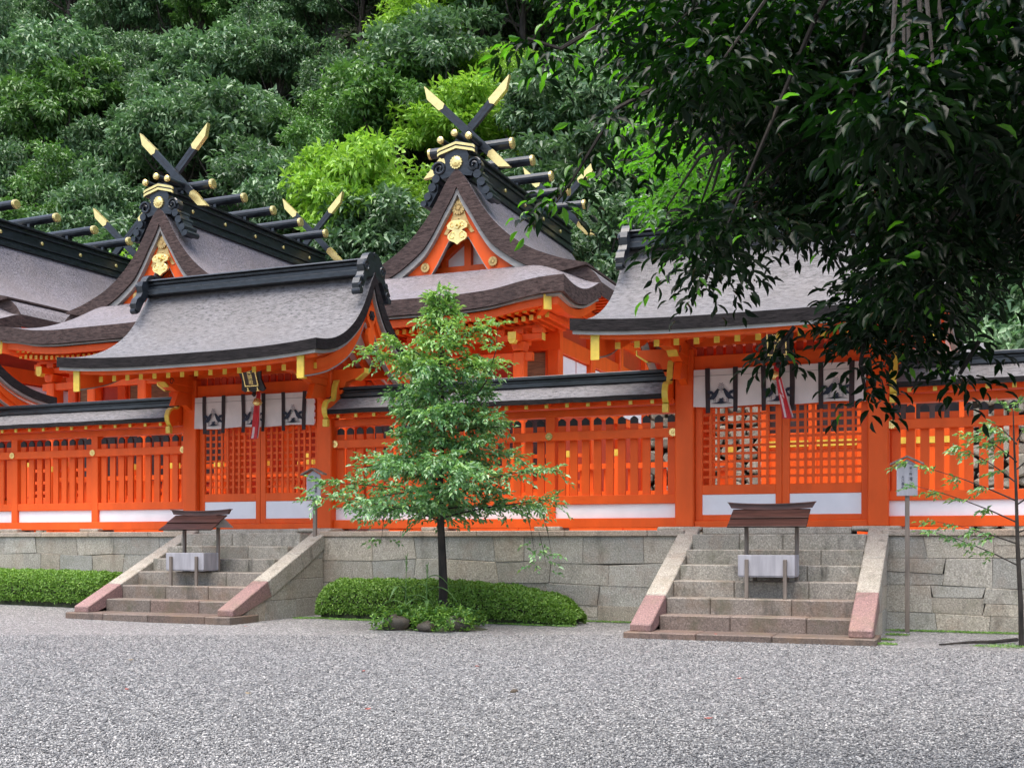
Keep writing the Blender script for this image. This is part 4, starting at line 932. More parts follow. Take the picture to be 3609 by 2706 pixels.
    for k in range(6):
        m_ = MB(); m_.box(-1.25, 1.25, 27.2-.24*k-.26, 27.26-.24*k, 2.62-.17*(k+1)-.06, 2.62-.17*(k+1)); m_.build('front_step', 'red', r, og)
    return r
h1 = make_hall(); h1.location.x = -13.25; h1['label'] = 'shrine hall with full gable and tall gold-tipped finials, rising between the two gate roofs'
h2 = copy_tree(h1); h2.location.x = -23.25; h2.rotation_euler.z = math.radians(-2); h2['label'] = 'shrine hall whose gable stands behind the left gate, second from the left edge'
h3 = copy_tree(h1); h3.location = (-33.7, 28.9, 1.45); h3.scale = (1.2, 1.2, 1.11); h3.rotation_euler.z = math.radians(-2.5); h3['label'] = 'shrine hall cut by the left edge, showing only grey roof slope and black ridge'

# a low building close behind the right gate, seen through its lattice
r = thing('worship_hall', (-2.3, 25.5, 1.6), 'vermilion hall front with gold trim seen through the lattice of the right gate', 'hall'); og = r.location
W0 = 26.6
m_ = MB(); m_.box(-4.6, -.2, W0, W0+2.6, 1.6, 3.55); m_.build('lower_wall', 'red', r, og, bevel=.01)
m_ = MB(); m_.box(-4.63, -.17, W0-.04, W0, 3.60, 3.74); m_.build('gold_trim', 'yellow', r, og)
m_ = MB(); m_.box(-4.63, -.17, W0-.02, W0+2.6, 3.55, 3.599); m_.box(-4.6, -.2, W0+.02, W0+2.5, 3.74, 3.92)
for k in range(5): x = -4.5+1.05*k; m_.box(x-.09, x+.09, W0-.06, W0+.05, 1.6, 5.1)
m_.box(-4.65, -.15, W0, W0+2.6, 4.95, 5.15); m_.build('frame', 'red', r, og, bevel=.008)
m_ = MB(); m_.box(-4.55, -.25, W0+.1, W0+2.5, 3.92, 4.95); m_.build('upper_shutter', 'window', r, og)
q0 = [[(x, y, z) for y, z in ((W0-.35, 5.2), (W0+1.3, 5.9), (W0+2.95, 5.2))] for x in (-5.0, .2)]
m_ = MB(); m_.slab(q0, [[(x, y, z-.15) for x, y, z in row] for row in q0], 0, 1, 1); m_.build('thatched_roof', ['thatch', 'edge'], r, og)

# inner fence between the gates and the halls, glimpsed through the pickets
for xa, xb, lb in ((-12.6, -5.0, 'inner vermilion fence glimpsed through the pickets between the two gates'), (-24.0, -15.6, 'inner vermilion fence glimpsed through the pickets left of the left gate')):
    r = thing('inner_fence', ((xa+xb)/2, 25.2, 1.6), lb, 'fence', 'inner fences before the halls'); og = r.location
    n = int((xb-xa)/1.25); p = (xb-xa)/n
    for k in range(n+1): x = xa+p*k; m_ = MB(); m_.box(x-.09, x+.09, 25.1, 25.28, 1.6, 3.40, 0); m_.box(x-.095, x+.095, 25.095, 25.285, 3.401, 3.55, 1); m_.build('post', ['red', 'yellow'], r, og)
    m_ = MB()
    for z in (1.75, 2.55, 3.18): m_.box(xa, xb, 25.15, 25.23, z-.06, z+.06)
    m_.build('rails', 'red', r, og)
    m_ = MB(); x = xa+.12
    while x < xb-.1:
        if random.random() < .72: m_.box(x, x+.13, 25.24, 25.27, 1.65, 3.10)
        x += .19
    m_.build('boards', 'red', r, og)

# rubble wall holding the foot of the hill
r = thing('rubble_wall', (-20, 40.6, 1.6), 'pale mossy rubble stone wall at the foot of the wooded hill, glimpsed behind the halls', 'stone wall'); og = r.location
m_ = MB(); m_.tone = []
z = 1.4
while z < 7.2:
    x = -44+random.uniform(0, .8); h = random.uniform(.35, .6)
    while x < 8:
        ww = random.uniform(.4, .95); zz = random.uniform(-.1, .1); g = random.uniform(.55, .95)
        pts = [(x+ww*(.5+.5*math.cos(a+.3)*random.uniform(.86, 1.06)), z+zz+h*(.5+.54*math.sin(a+.3)*random.uniform(.86, 1.06))) for a in [2*PI*k/7 for k in range(7)]]
        n0 = len(m_.v); yy = 40.4+random.uniform(-.12, .12)+z*.06; cx_ = sum(p[0] for p in pts)/7; cz_ = sum(p[1] for p in pts)/7
        vs = [(px, yy+.5, pz) for px, pz in pts]+[(px, yy+.10, pz) for px, pz in pts]+[(cx_+(px-cx_)*.7, yy-.03+random.uniform(-.03, .03), cz_+(pz-cz_)*.7) for px, pz in pts]
        fs = [[7+k, 7+(k+1) % 7, 14+(k+1) % 7, 14+k] for k in range(7)]+[[k, (k+1) % 7, 7+(k+1) % 7, 7+k] for k in range(7)]+[list(range(14, 21))]
        m_.add(vs, fs); m_.tone += [(g, g*.99, g*.94, 1)]*(len(m_.v)-n0); x += ww*.97
    z += h*.92
m_.box(-45, 9, 41.3, 41.9, 1.4, 7.3); m_.tone += [(.12, .12, .1, 1)]*8
m_.build('rubble_stones', 'rock', r, og)
# ---------------------------------------------------------------- vegetation
def cloud(centers, per, spread, flat=.6, L=.2, Wd=.09, out=None, up=.7, jl=.25):
    """leaves gathered into clumps: returns P, D, Nrm, L, W"""
    C = np.asarray(centers, float); n = len(C)*per
    c = np.repeat(C[:, :3], per, 0); rad = np.repeat(C[:, 3] if C.shape[1] > 3 else np.full(len(C), spread), per)
    q = runit(n)*(RNG.random(n)**.45)[:, None]*rad[:, None]; q[:, 2] *= flat
    P = c+q
    o = q/(np.linalg.norm(q, axis=1)[:, None]+1e-6)
    if out is not None: o = o*.5+np.repeat(out, per, 0)*.7
    Dv = o*.9+runit(n)*.8; Dv[:, 2] -= .25
    Nv = np.zeros((n, 3)); Nv[:, 2] = up; Nv += runit(n)*.75+o*.35
    return P, Dv, Nv, L*(1+jl*RNG.normal(size=n)).clip(.5, 1.7), Wd*(1+jl*RNG.normal(size=n)).clip(.5, 1.7)

# woodland trees on the hill: five crown shapes, each tree a thing with crown, trunk and limbs
def forest_tree(kind, label):
    r = thing('broadleaf_tree', (0, 0, 0), label, 'tree', 'trees on the wooded hillside')
    H = 6.2; R = 3.1
    cs = []; outs = []
    ncl = 58
    lobes = [(random.uniform(0, 6.28), random.uniform(-.1, 1.2), random.uniform(.5, .95)) for _ in range(7)]
    for k in range(ncl):
        u = random.random(); a = random.uniform(0, 2*PI); el = math.asin(random.uniform(-.35, 1))
        rr = random.uniform(.62, 1.0); d = np.array([math.cos(a)*math.cos(el), math.sin(a)*math.cos(el), math.sin(el)])
        lob = 1+.22*math.sin(3*a+kind)+.15*math.sin(5*el*2+kind*2)
        la, le, lr = lobes[k % 7]; lc = np.array([math.cos(la)*math.cos(le), math.sin(la)*math.cos(le), math.sin(le)])*lr*.62
        p = (lc+d*rr*.62)*np.array([R, R, 2.9]); d = d*.6+lc*.4; cs.append((p[0], p[1], p[2]+4.0, random.uniform(.5, .95))); outs.append(d)
    big = kind == 3
    P, D, Nn, L, W = cloud(cs, 125, .8, .5, .30 if not big else .20, .125 if not big else .10, np.array(outs), .75)
    leaf_mesh('crown', P, D, Nn, L, W, ['leafdark'], r)
    m_ = MB(); m_.tube([(0, 0, -1.5), (.1, .05, 1.2), (-.1, .1, 3.2), (.05, 0, 5.6)], [.24, .20, .14, .05], 8); m_.build('trunk', 'palebark', r)
    m_ = MB()
    for k in range(11):
        c = cs[k*5]; z0 = random.uniform(1.5, 4); m_.tube([(0, 0, z0), (c[0]*.5, c[1]*.5, z0+(c[2]-z0)*.35), (c[0]*.92, c[1]*.92, c[2])], [.06, .04, .015], 5)
    m_.build('limbs', 'palebark', r)
    return r
protos = [forest_tree(k, 'x') for k in range(5)]
def set_leaf(o, mat):
    for ch in o.children:
        if ch.name.startswith('crown'):
            ch.material_slots[0].link = 'OBJECT'; ch.material_slots[0].material = M[mat]
rows = []
y = 43.6
while y < 82:
    rows.append(y); y += 2.9+.045*(y-43)
cnt = 0; used = [False]*5
for ri, y in enumerate(rows):
    x = -.99*y-2.5+random.uniform(0, 2)
    while x < .06*y+4.5:
        xx = x+random.uniform(-.7, .7); yy = y+random.uniform(-1.0, 1.0); k = random.randrange(5)
        # colour by place: bright young foliage behind the tall hall, dark glossy trees to the left
        f = xx/yy; el = (hill_z(xx, yy)+4)/yy
        bright = (-.47 < f < -.22 and .36 < el < .60 and random.random() < .62) or (-.30 < f < -.05 and random.random() < .45) or random.random() < .04
        mid = random.random() < (.35 if f > -.62 else .15)
        mat = 'leafbright' if bright else ('leafmid' if mid else 'leafdark')
        if not used[k]: t_ = protos[k]; used[k] = True
        else: t_ = copy_tree(protos[k])
        s_ = random.uniform(.8, 1.45)
        t_.location = (xx, yy, hill_z(xx, yy)-.5); t_.scale = (s_, s_, s_*random.uniform(.9, 1.15)); t_.rotation_euler = (random.uniform(-.08, .08), random.uniform(-.08, .08), random.uniform(0, 6.28))
        set_leaf(t_, mat); t_['leaftone'] = mat; cnt += 1
        t_['label'] = {'leafbright': 'yellow-green broadleaf tree among the darker trees of the hillside behind the halls', 'leafmid': 'mid-green broadleaf tree in the wood rising behind the shrine halls', 'leafdark': 'dark glossy broadleaf tree in the wood rising behind the shrine halls'}[mat]
        t_['group'] = {'leafbright': 'yellow-green trees on the wooded hillside', 'leafmid': 'mid-green trees on the wooded hillside', 'leafdark': 'dark trees on the wooded hillside'}[mat]
        del t_['leaftone']
        x += random.uniform(2.9, 4.3)*(1+.006*(y-43))
print('forest trees', cnt)
# undergrowth on the slope
n = 30000; ux = RNG.uniform(-84, 10, n); uy = RNG.uniform(42, 86, n)
P = np.stack([ux, uy, np.array([hill_z(a, b_) for a, b_ in zip(ux, uy)])+RNG.random(n)*.7], 1)
Dv = runit(n); Dv[:, 2] = np.abs(Dv[:, 2])*.6; Nv = runit(n)*.6; Nv[:, 2] += .8; Nv[:, 1] -= .5
tag(leaf_mesh('undergrowth', P, Dv, Nv, RNG.uniform(.3, .6, n), RNG.uniform(.12, .22, n), ['leafdark', 'leafmid'], mi=RNG.integers(0, 2, n)), 'low leafy undergrowth covering the slope beneath the hillside trees', 'undergrowth', kind='stuff')

# slender tree in front of the fence
def sprays(twigs, L, W, gap, mats=1, droop=.25, young=None):
    Ps, Ds, Ns, Ls = [], [], [], []
    for (p, d, ln) in twigs:
        p = np.array(p); d = np.array(d)/np.linalg.norm(d); nleaf = max(4, int(ln/gap))
        side = np.cross(d, (0, 0, 1.0)); side /= np.linalg.norm(side)+1e-6
        for k in range(nleaf+1):
            t = (k+1)/nleaf; q = p+d*ln*t-np.array([0, 0, droop*ln*t*t]); s_ = 1 if k % 2 else -1
            dd = d*.65+side*s_*random.uniform(.5, .9)+RNG.normal(size=3)*.28 if k < nleaf else d+RNG.normal(size=3)*.1
            dd = dd-np.array([0, 0, random.uniform(.0, .45)])
            Ps.append(q+RNG.normal(size=3)*.006); Ds.append(dd); Ns.append(np.array([0, 0, 1.0])+RNG.normal(size=3)*.45); Ls.append(L*random.uniform(.7, 1.15))
    return np.array(Ps), np.array(Ds), np.array(Ns), np.array(Ls)
t_ = thing('slender_tree', (-8.57, 18.05, .05), 'slender young evergreen tree standing alone before the fence between the two stone stairs', 'tree')
PR = [(1.25, 1.4), (1.7, 1.85), (2.0, 2.2), (2.4, 2.1), (2.9, 1.65), (3.4, 1.5), (3.9, 1.3), (4.3, 1.25), (4.7, .85), (5.1, .62), (5.5, .36), (5.85, .08)]
def trunk_at(z): return np.array([.02*math.sin(z*2.1)-.015*z*.3, .02*math.cos(z*1.7), z])
m_ = MB(); zs = [-.1+.3*k for k in range(20)]
m_.tube([trunk_at(z) for z in zs], [.082*(1-z/6.2)**1.1+.006 for z in zs], 9); m_.build('trunk', 'bark', t_)
lm = MB(); tw = []; az = 0
hts = []; z = 1.72
while z < 5.7: hts.append(z); z += random.uniform(.038, .066)
for z in hts:
    az += 2.4+random.uniform(-.5, .5); R = lerp(PR, z+.25)*random.uniform(.45, 1.12)
    if R < .12: R = .12
    p0 = trunk_at(z); pts = []; wob_ = random.uniform(-.35, .35); lift = random.uniform(.0, .36)
    if z > 4: lift += .35
    nseg = 8
    for k in range(nseg+1):
        t = k/nseg; a = az+wob_*t*t
        pts.append(p0+np.array([math.cos(a)*R*t, math.sin(a)*R*t, R*(lift*t-.16*t*t)+.02*math.sin(5*t+z)]))
    lm.tube(pts, [.018*(1-.8*k/nseg)*(1-.1*z)+.003 for k in range(nseg+1)], 5)
    for k in range(1 if R > .6 else 2, nseg+1):
        for _ in range((7 if k > 2 else 4) if R > .7 else (3 if z < 4.6 else 2)):
            a = az+random.uniform(-1.5, 1.5); ln = random.uniform(.18, .42)*min(1, .45+R*.4)
            if random.random() < .90: tw.append((pts[k], (math.cos(a), math.sin(a), random.uniform(-.6, .95)), ln))
tw.append((trunk_at(5.55), (0, 0, 1), .35)); tw.append((trunk_at(5.3), (.3, .1, 1), .4)); tw.append((trunk_at(5.2), (-.3, -.2, .9), .4))
# a second leader on the right and some hanging twigs low on the right
lead = [trunk_at(3.4)+np.array(q) for q in ((0, 0, 0), (.45, 0, .25), (.85, -.05, .75), (1.02, -.05, 1.25), (1.05, -.05, 1.7))]
lm.tube(lead, [.02, .016, .012, .008, .004], 5)
for q in lead[1:]:
    for _ in range(5): a = random.uniform(0, 6.28); tw.append((q, (math.cos(a), math.sin(a), .5), random.uniform(.15, .32)))
for x, y, z in ((1.75, -.15, 1.35), (1.95, -.1, 1.05), (2.0, 0, 1.3), (-1.3, .2, 1.45)):
    for _ in range(4): a = random.uniform(0, 6.28); tw.append((np.array([x, y, z])+RNG.normal(size=3)*.08, (math.cos(a), math.sin(a), -.15), random.uniform(.12, .24)))
    lm.tube([(x*.93, y, z+.55), (x*.97, y, z+.25), (x, y, z-.05)], [.006, .005, .003], 4)
lm.build('limbs', 'bark', t_)
P, D, Nn, L = sprays(tw, .104, .04, .036)
yg = ((P[:, 2] > 4.35).astype(int)*(RNG.random(len(P)) < .8)) | (RNG.random(len(P)) < .10)
leaf_mesh('crown', P, D, Nn, L, L*.50, ['leaftree', 'leafyoung'], t_, mi=yg.astype(int), full=False)
print('tree leaves', len(P))

# thin sapling at the right edge
t_ = thing('sapling', (.56, 17.8, 0), 'thin sapling with sparse leaves at the right edge of the gravel', 'sapling')
m_ = MB(); m_.tube([(0, 0, -.05), (-.01, 0, .6), (-.05, 0, 1.4), (-.07, 0, 2.2), (-.10, .02, 3.0), (-.11, 0, 3.45)], [.038, .034, .028, .02, .012, .004], 8); m_.build('trunk', 'bark', t_)
lm = MB(); tw = []
for z, dx, dy, dz in ((2.05, -1.45, -.1, .75), (1.75, -1.35, .1, .72), (1.45, -1.05, -.1, .42), (1.15, -1.10, 0, .62), (2.3, -.75, .2, .72), (2.6, -.55, -.1, .55), (2.0, .9, .1, .7), (1.6, 1.0, -.1, .5), (2.5, .6, 0, .6), (1.2, .8, .1, .5), (2.9, .2, 0, .4), (2.85, -.3, 0, .4)):
    pts = [np.array([-.06+dx*t, dy*t, z+dz*(t-.25*t*t)-.0*t]) for t in (0, .25, .5, .75, 1)]; lm.tube(pts, [.012, .01, .007, .005, .003], 5)
    for k in (1, 2, 3, 4):
        for _ in range(5):
            a = math.atan2(dy, dx)+random.uniform(-1.3, 1.3)
            if random.random() < .85: tw.append((pts[k], (math.cos(a), math.sin(a), random.uniform(-.2, .5)), random.uniform(.12, .28)))
for _ in range(6): a = random.uniform(0, 6.28); tw.append(((-.11, 0, 3.3), (math.cos(a)*.6, math.sin(a)*.6, .8), .25))
lm.build('limbs', 'bark', t_)
P, D, Nn, L = sprays(tw, .10, .04, .042)
leaf_mesh('crown', P, D, Nn, L, L*.42, ['leaftree', 'leafyoung'], t_, mi=(RNG.random(len(P)) < .3).astype(int))

# clipped hedges
def hedge(x0, x1, y0, y1, hts, label, bend=0):
    r = thing('clipped_hedge', ((x0+x1)/2, (y0+y1)/2, 0), label, 'hedge', 'low clipped hedges before the retaining wall'); og = r.location
    n = int(abs(x1-x0)*(max(hts)[1] if False else 1)*5200)
    t = RNG.random(n); H = np.interp(t, [a for a, b_ in hts], [b_ for a, b_ in hts]); x = x0+(x1-x0)*t
    endf = np.clip(np.minimum((x-x0), (x1-x))/.35, 0, 1)**.5
    yc = (y0+y1)/2+bend*t*t; hd = (y1-y0)/2*(.55+.45*endf); H = H*(.35+.65*endf)
    a = RNG.uniform(-.45, PI+.45, n); p_ = 2.6
    cx_ = np.sign(np.cos(a))*np.abs(np.cos(a))**(2/p_); sz = np.sign(np.sin(a))*np.abs(np.sin(a))**(2/p_)
    bump_ = 1+.035*np.sin(x*7)*np.cos(a*3)+.03*np.sin(x*17+a*5)+RNG.normal(size=n)*.025-.12*(RNG.random(n) < .3)*RNG.random(n)
    P = np.stack([x, yc-cx_*hd*bump_, np.maximum(.03, H*.45+sz*H*.55*bump_)+np.array([rise(q, 19) for q in x])], 1)
    o = np.stack([np.zeros(n), -cx_, sz*.9], 1); D = o*.6+runit(n)*.8; Nn = o+runit(n)*.6
    P, D, Nn = P-np.array(og), D, Nn
    leaf_mesh('foliage', P, D, Nn, RNG.uniform(.04, .07, n), RNG.uniform(.022, .038, n), ['leafhedge'], r)
    m_ = MB(); k = 24; sec = [(math.cos(b_), math.sin(b_)) for b_ in [PI*q/10 for q in range(11)]]
    rows_ = []
    for i in range(k+1):
        tt = i/k; xx = x0+.15+(x1-x0-.3)*tt; e = min(1, min(xx-x0, x1-xx)/.35)**.5; h = float(np.interp(tt, [a for a, b_ in hts], [b_ for a, b_ in hts]))*(.35+.65*e)*.86; d = (y1-y0)/2*(.55+.45*e)*.86
        rows_.append([(xx, (y0+y1)/2+bend*tt*tt-c*d, .02+max(0, s_)**.7*h*.98+rise(xx, 19)) for c, s_ in sec])
    m_.slab(rows_, [[(x_, y_, -.05) for x_, y_, z_ in row] for row in rows_]); m_.build('twigs', 'earth', r, og)
hedge(-11.88, -6.55, 19.15, 20.15, [(0, .72), (.5, .74), (.75, .66), (.9, .52), (1, .34)], 'low clipped hedge between the two stairs, tapering to a low point at its right end', -.15)
hedge(-22.2, -16.75, 19.25, 20.2, [(0, .72), (1, .74)], 'low clipped hedge left of the left stairs, cut by the left edge of the photo')

# moss and weeds along the wall foot
def patch(name, label, cat, pts, per, L, mats, h=.08, wd=.4):
    n = len(pts)*per; c = np.repeat(np.array(pts, float), per, 0); a = RNG.uniform(0, 2*PI, n); q = np.sqrt(RNG.random(n))
    P = np.stack([c[:, 0]+np.cos(a)*q*c[:, 2], c[:, 1]+np.sin(a)*q*c[:, 2]*.5, RNG.random(n)*h*(1-q*.6)+.005+np.array([rise(x_, 19) for x_ in c[:, 0]])], 1)
    D = runit(n); D[:, 2] = np.abs(D[:, 2])*.8+.1; Nn = runit(n)*.5; Nn[:, 2] += 1
    LL = L*RNG.uniform(.6, 1.3, n)
    return tag(leaf_mesh(name, P, D, Nn, LL, LL*wd, mats, mi=RNG.integers(0, len(mats), n)), label, cat, kind='stuff')
pts = [(-12.0+i*.28, 19.1+random.uniform(-.15, .1), .22) for i in range(20)]+[(-6.6+i*.3, 20.25, .2) for i in range(6)]+[(-1.25, 17.4, .18), (-1.3, 18.2, .15), (-1.2, 19.2, .2)]+[(-1.2+i*.25, 20.2+random.uniform(-.1, .05), .25) for i in range(14)]+[(.6, 17.8, .5), (.3, 17.6, .4), (-4.75, 18.4, .15)]
patch('moss', 'thin moss and tiny weeds along the foot of the stone wall and stairs', 'moss', pts, 380, .022, ['leafhedge', 'leafmid'], .025, .7)
gp = [(-8.57+random.gauss(0, .42), 17.55+random.gauss(0, .25), .20) for _ in range(34)]
patch('ground_weeds', 'low green weeds and moss growing round the foot of the slender tree', 'weeds', gp, 170, .075, ['leafhedge', 'leafmid', 'leafyoung'], .48, .5)
mm_ = MB(); k = 30
mm_.v = [(-8.5, 17.65, .14)]+[(-8.5+.62*q*math.cos(a)*(1+.1*math.sin(3*a)), 17.7+.40*q*math.sin(a)*(1+.1*math.sin(2*a)), z) for q, z in ((.45, .11), (1, .05), (1.5, -.02)) for a in [2*PI*i/k for i in range(k)]]
for i in range(k):
    j = (i+1) % k; mm_.f.append([0, 1+i, 1+j]); mm_.mi.append(0)
    for rr in (0, 1): mm_.f.append([1+rr*k+i, 1+(rr+1)*k+i, 1+(rr+1)*k+j, 1+rr*k+j]); mm_.mi.append(0)
tag(mm_.build('earth_mound', 'earth', smooth=True), kind='structure')
def rock(x, y, z, s_, label):
    m_ = MB(); m_.tone = []; rows_ = []; ph = random.uniform(0, 6)
    for i in range(7):
        el = PI*(i/6-.5); row = []
        for j in range(12):
            a = 2*PI*j/12; q = 1+.14*math.sin(2*a+ph)+.10*math.sin(3*el+a+ph)+random.uniform(-.05, .05)
            row.append((x+s_[0]*q*math.cos(el)*math.cos(a), y+s_[1]*q*math.cos(el)*math.sin(a), z+s_[2]*q*math.sin(el)))
        rows_.append(row+[row[0]])
    o = 0
    for row in rows_: m_.v += row
    for i in range(6):
        for j in range(12): m_.f.append([i*13+j, i*13+j+1, (i+1)*13+j+1, (i+1)*13+j]); m_.mi.append(0)
    m_.tone = [(.13, .115, .09, 1)]*len(m_.v)
    return tag(m_.build('rock', 'rock', smooth=True), label, 'rock', 'rocks at the foot of the slender tree')
rock(-9.02, 17.22, .10, (.24, .16, .14), 'brown rounded rock at the front left of the slender tree, largest of the rocks there')
rock(-8.40, 17.12, .07, (.20, .14, .10), 'half hidden rock under the bright weeds before the slender trunk')
rock(-7.98, 17.38, .08, (.20, .15, .15), 'mossy rock at the right foot of the slender tree')
def blade_plant(x, y, h, label, bl):
    r = thing('broad_grass', (x, y, .08), label, 'plant', 'tall grasses at the foot of the slender tree')
    m_ = MB(); m_.tube([(0, 0, 0), (.01, 0, h*.5), (.02, 0, h)], [.012, .009, .003], 5); m_.build('stem', 'blade', r)
    for (z, a, ln, rs) in bl:
        m_ = MB(); tp = []
        for k in range(9):
            t = k/8; d = ln*t; zz = z+rs*ln*(t-1.35*t*t); wv = .05*math.sin(PI*min(1, t*.9+.1))*(1-t*.5)
            cx_, cy_ = math.cos(a)*d, math.sin(a)*d; tp.append([(cx_-math.sin(a)*wv*q, cy_+math.cos(a)*wv*q, zz+abs(q)*.012) for q in (-1, 0, 1)])
        m_.slab(tp, [[(p[0], p[1], p[2]-.004) for p in row] for row in tp]); m_.build('blade', 'blade', r)
    m_ = MB()
    for k in range(9): a = k*2.4; m_.tube([(.02, 0, h*.78+h*.22*k/9), (.02+.03*math.cos(a), .03*math.sin(a), h*.85+h*.22*k/9)], [.010, .003], 4)
    m_.build('seed_head', 'blade', r)
blade_plant(-9.05, 17.6, 1.15, 'tall broad-bladed grass left of the slender trunk, with a pointed seed head', [(.30, 3.4, .55, .9), (.42, .2, .5, .7), (.55, 4.6, .5, 1.0), (.2, 5.6, .5, .6)])
blade_plant(-8.78, 17.85, 1.0, 'tall broad-bladed grass close beside the slender trunk, its blades arching over', [(.5, .1, .6, 1.0), (.62, 3.0, .3, .8), (.30, 5.2, .55, .9), (.35, 4.2, .5, .7), (.75, .3, .4, .9)])

# fallen stick, stone and leaves on the gravel
m_ = MB(); m_.tube([(-.52, 17.5, .02), (-.1, 17.9, .035), (.2, 18.15, .03), (.52, 18.5, .045)], [.012, .022, .026, .03], 7)
tag(m_.build('fallen_branch', 'bark'), 'dark fallen branch lying on the gravel beside the right sapling', 'branch')
px = [(-5.5, 12.55, 'redleaf'), (-6.5, 11.6, 'redleaf'), (-5.0, 9.0, 'redleaf'), (-7.9, 9.3, 'redleaf'), (-2.1, 9.6, 'redleaf'), (-6.6, 9.5, 'tanleaf'), (-9.8, 11.6, 'tanleaf'), (-11.8, 16.9, 'redleaf'), (-3.6, 17.0, 'redleaf'), (-2.4, 12.5, 'redleaf')]
wh = ['in the open middle of the gravel', 'left of the middle of the gravel', 'low in the middle of the gravel', 'near the lower left of the gravel', 'at the lower right of the gravel', 'near the bottom of the gravel', 'far to the left on the gravel', 'before the left stairs', 'on the base slab of the right stairs', 'right of the middle of the gravel']
for (x, y, mt), wd in zip(px, wh):
    z = .115 if 'slab' in wd else .012+rise(x, y)
    m_ = MB(); a = random.uniform(0, 6); s_ = .038
    q = [(0, -1), (.35, -.5), (.42, 0), (.3, .5), (0, 1.05), (-.3, .5), (-.42, 0), (-.35, -.5)]
    vs = [(x+s_*(u*math.cos(a)-v_*math.sin(a)), y+s_*(u*math.sin(a)+v_*math.cos(a)), z+.006*abs(v_)+.004*abs(u)) for u, v_ in q]
    m_.add(vs+[(a_, b_, c_-.002) for a_, b_, c_ in vs], [tuple(range(8)), tuple(reversed(range(8, 16)))]+[(i, 8+i, 8+(i+1) % 8, (i+1) % 8) for i in range(8)])
    tag(m_.build('fallen_leaf', mt), ('small red' if mt == 'redleaf' else 'small tan')+' fallen leaf '+wd, 'leaf', 'leaves fallen on the gravel')
pb = rock(-4.25, 10.6, .01, (.042, .03, .024), 'single larger dark pebble lying on the gravel right of the middle'); pb.name = 'pebble'; pb['category'] = 'pebble'; del pb['group']

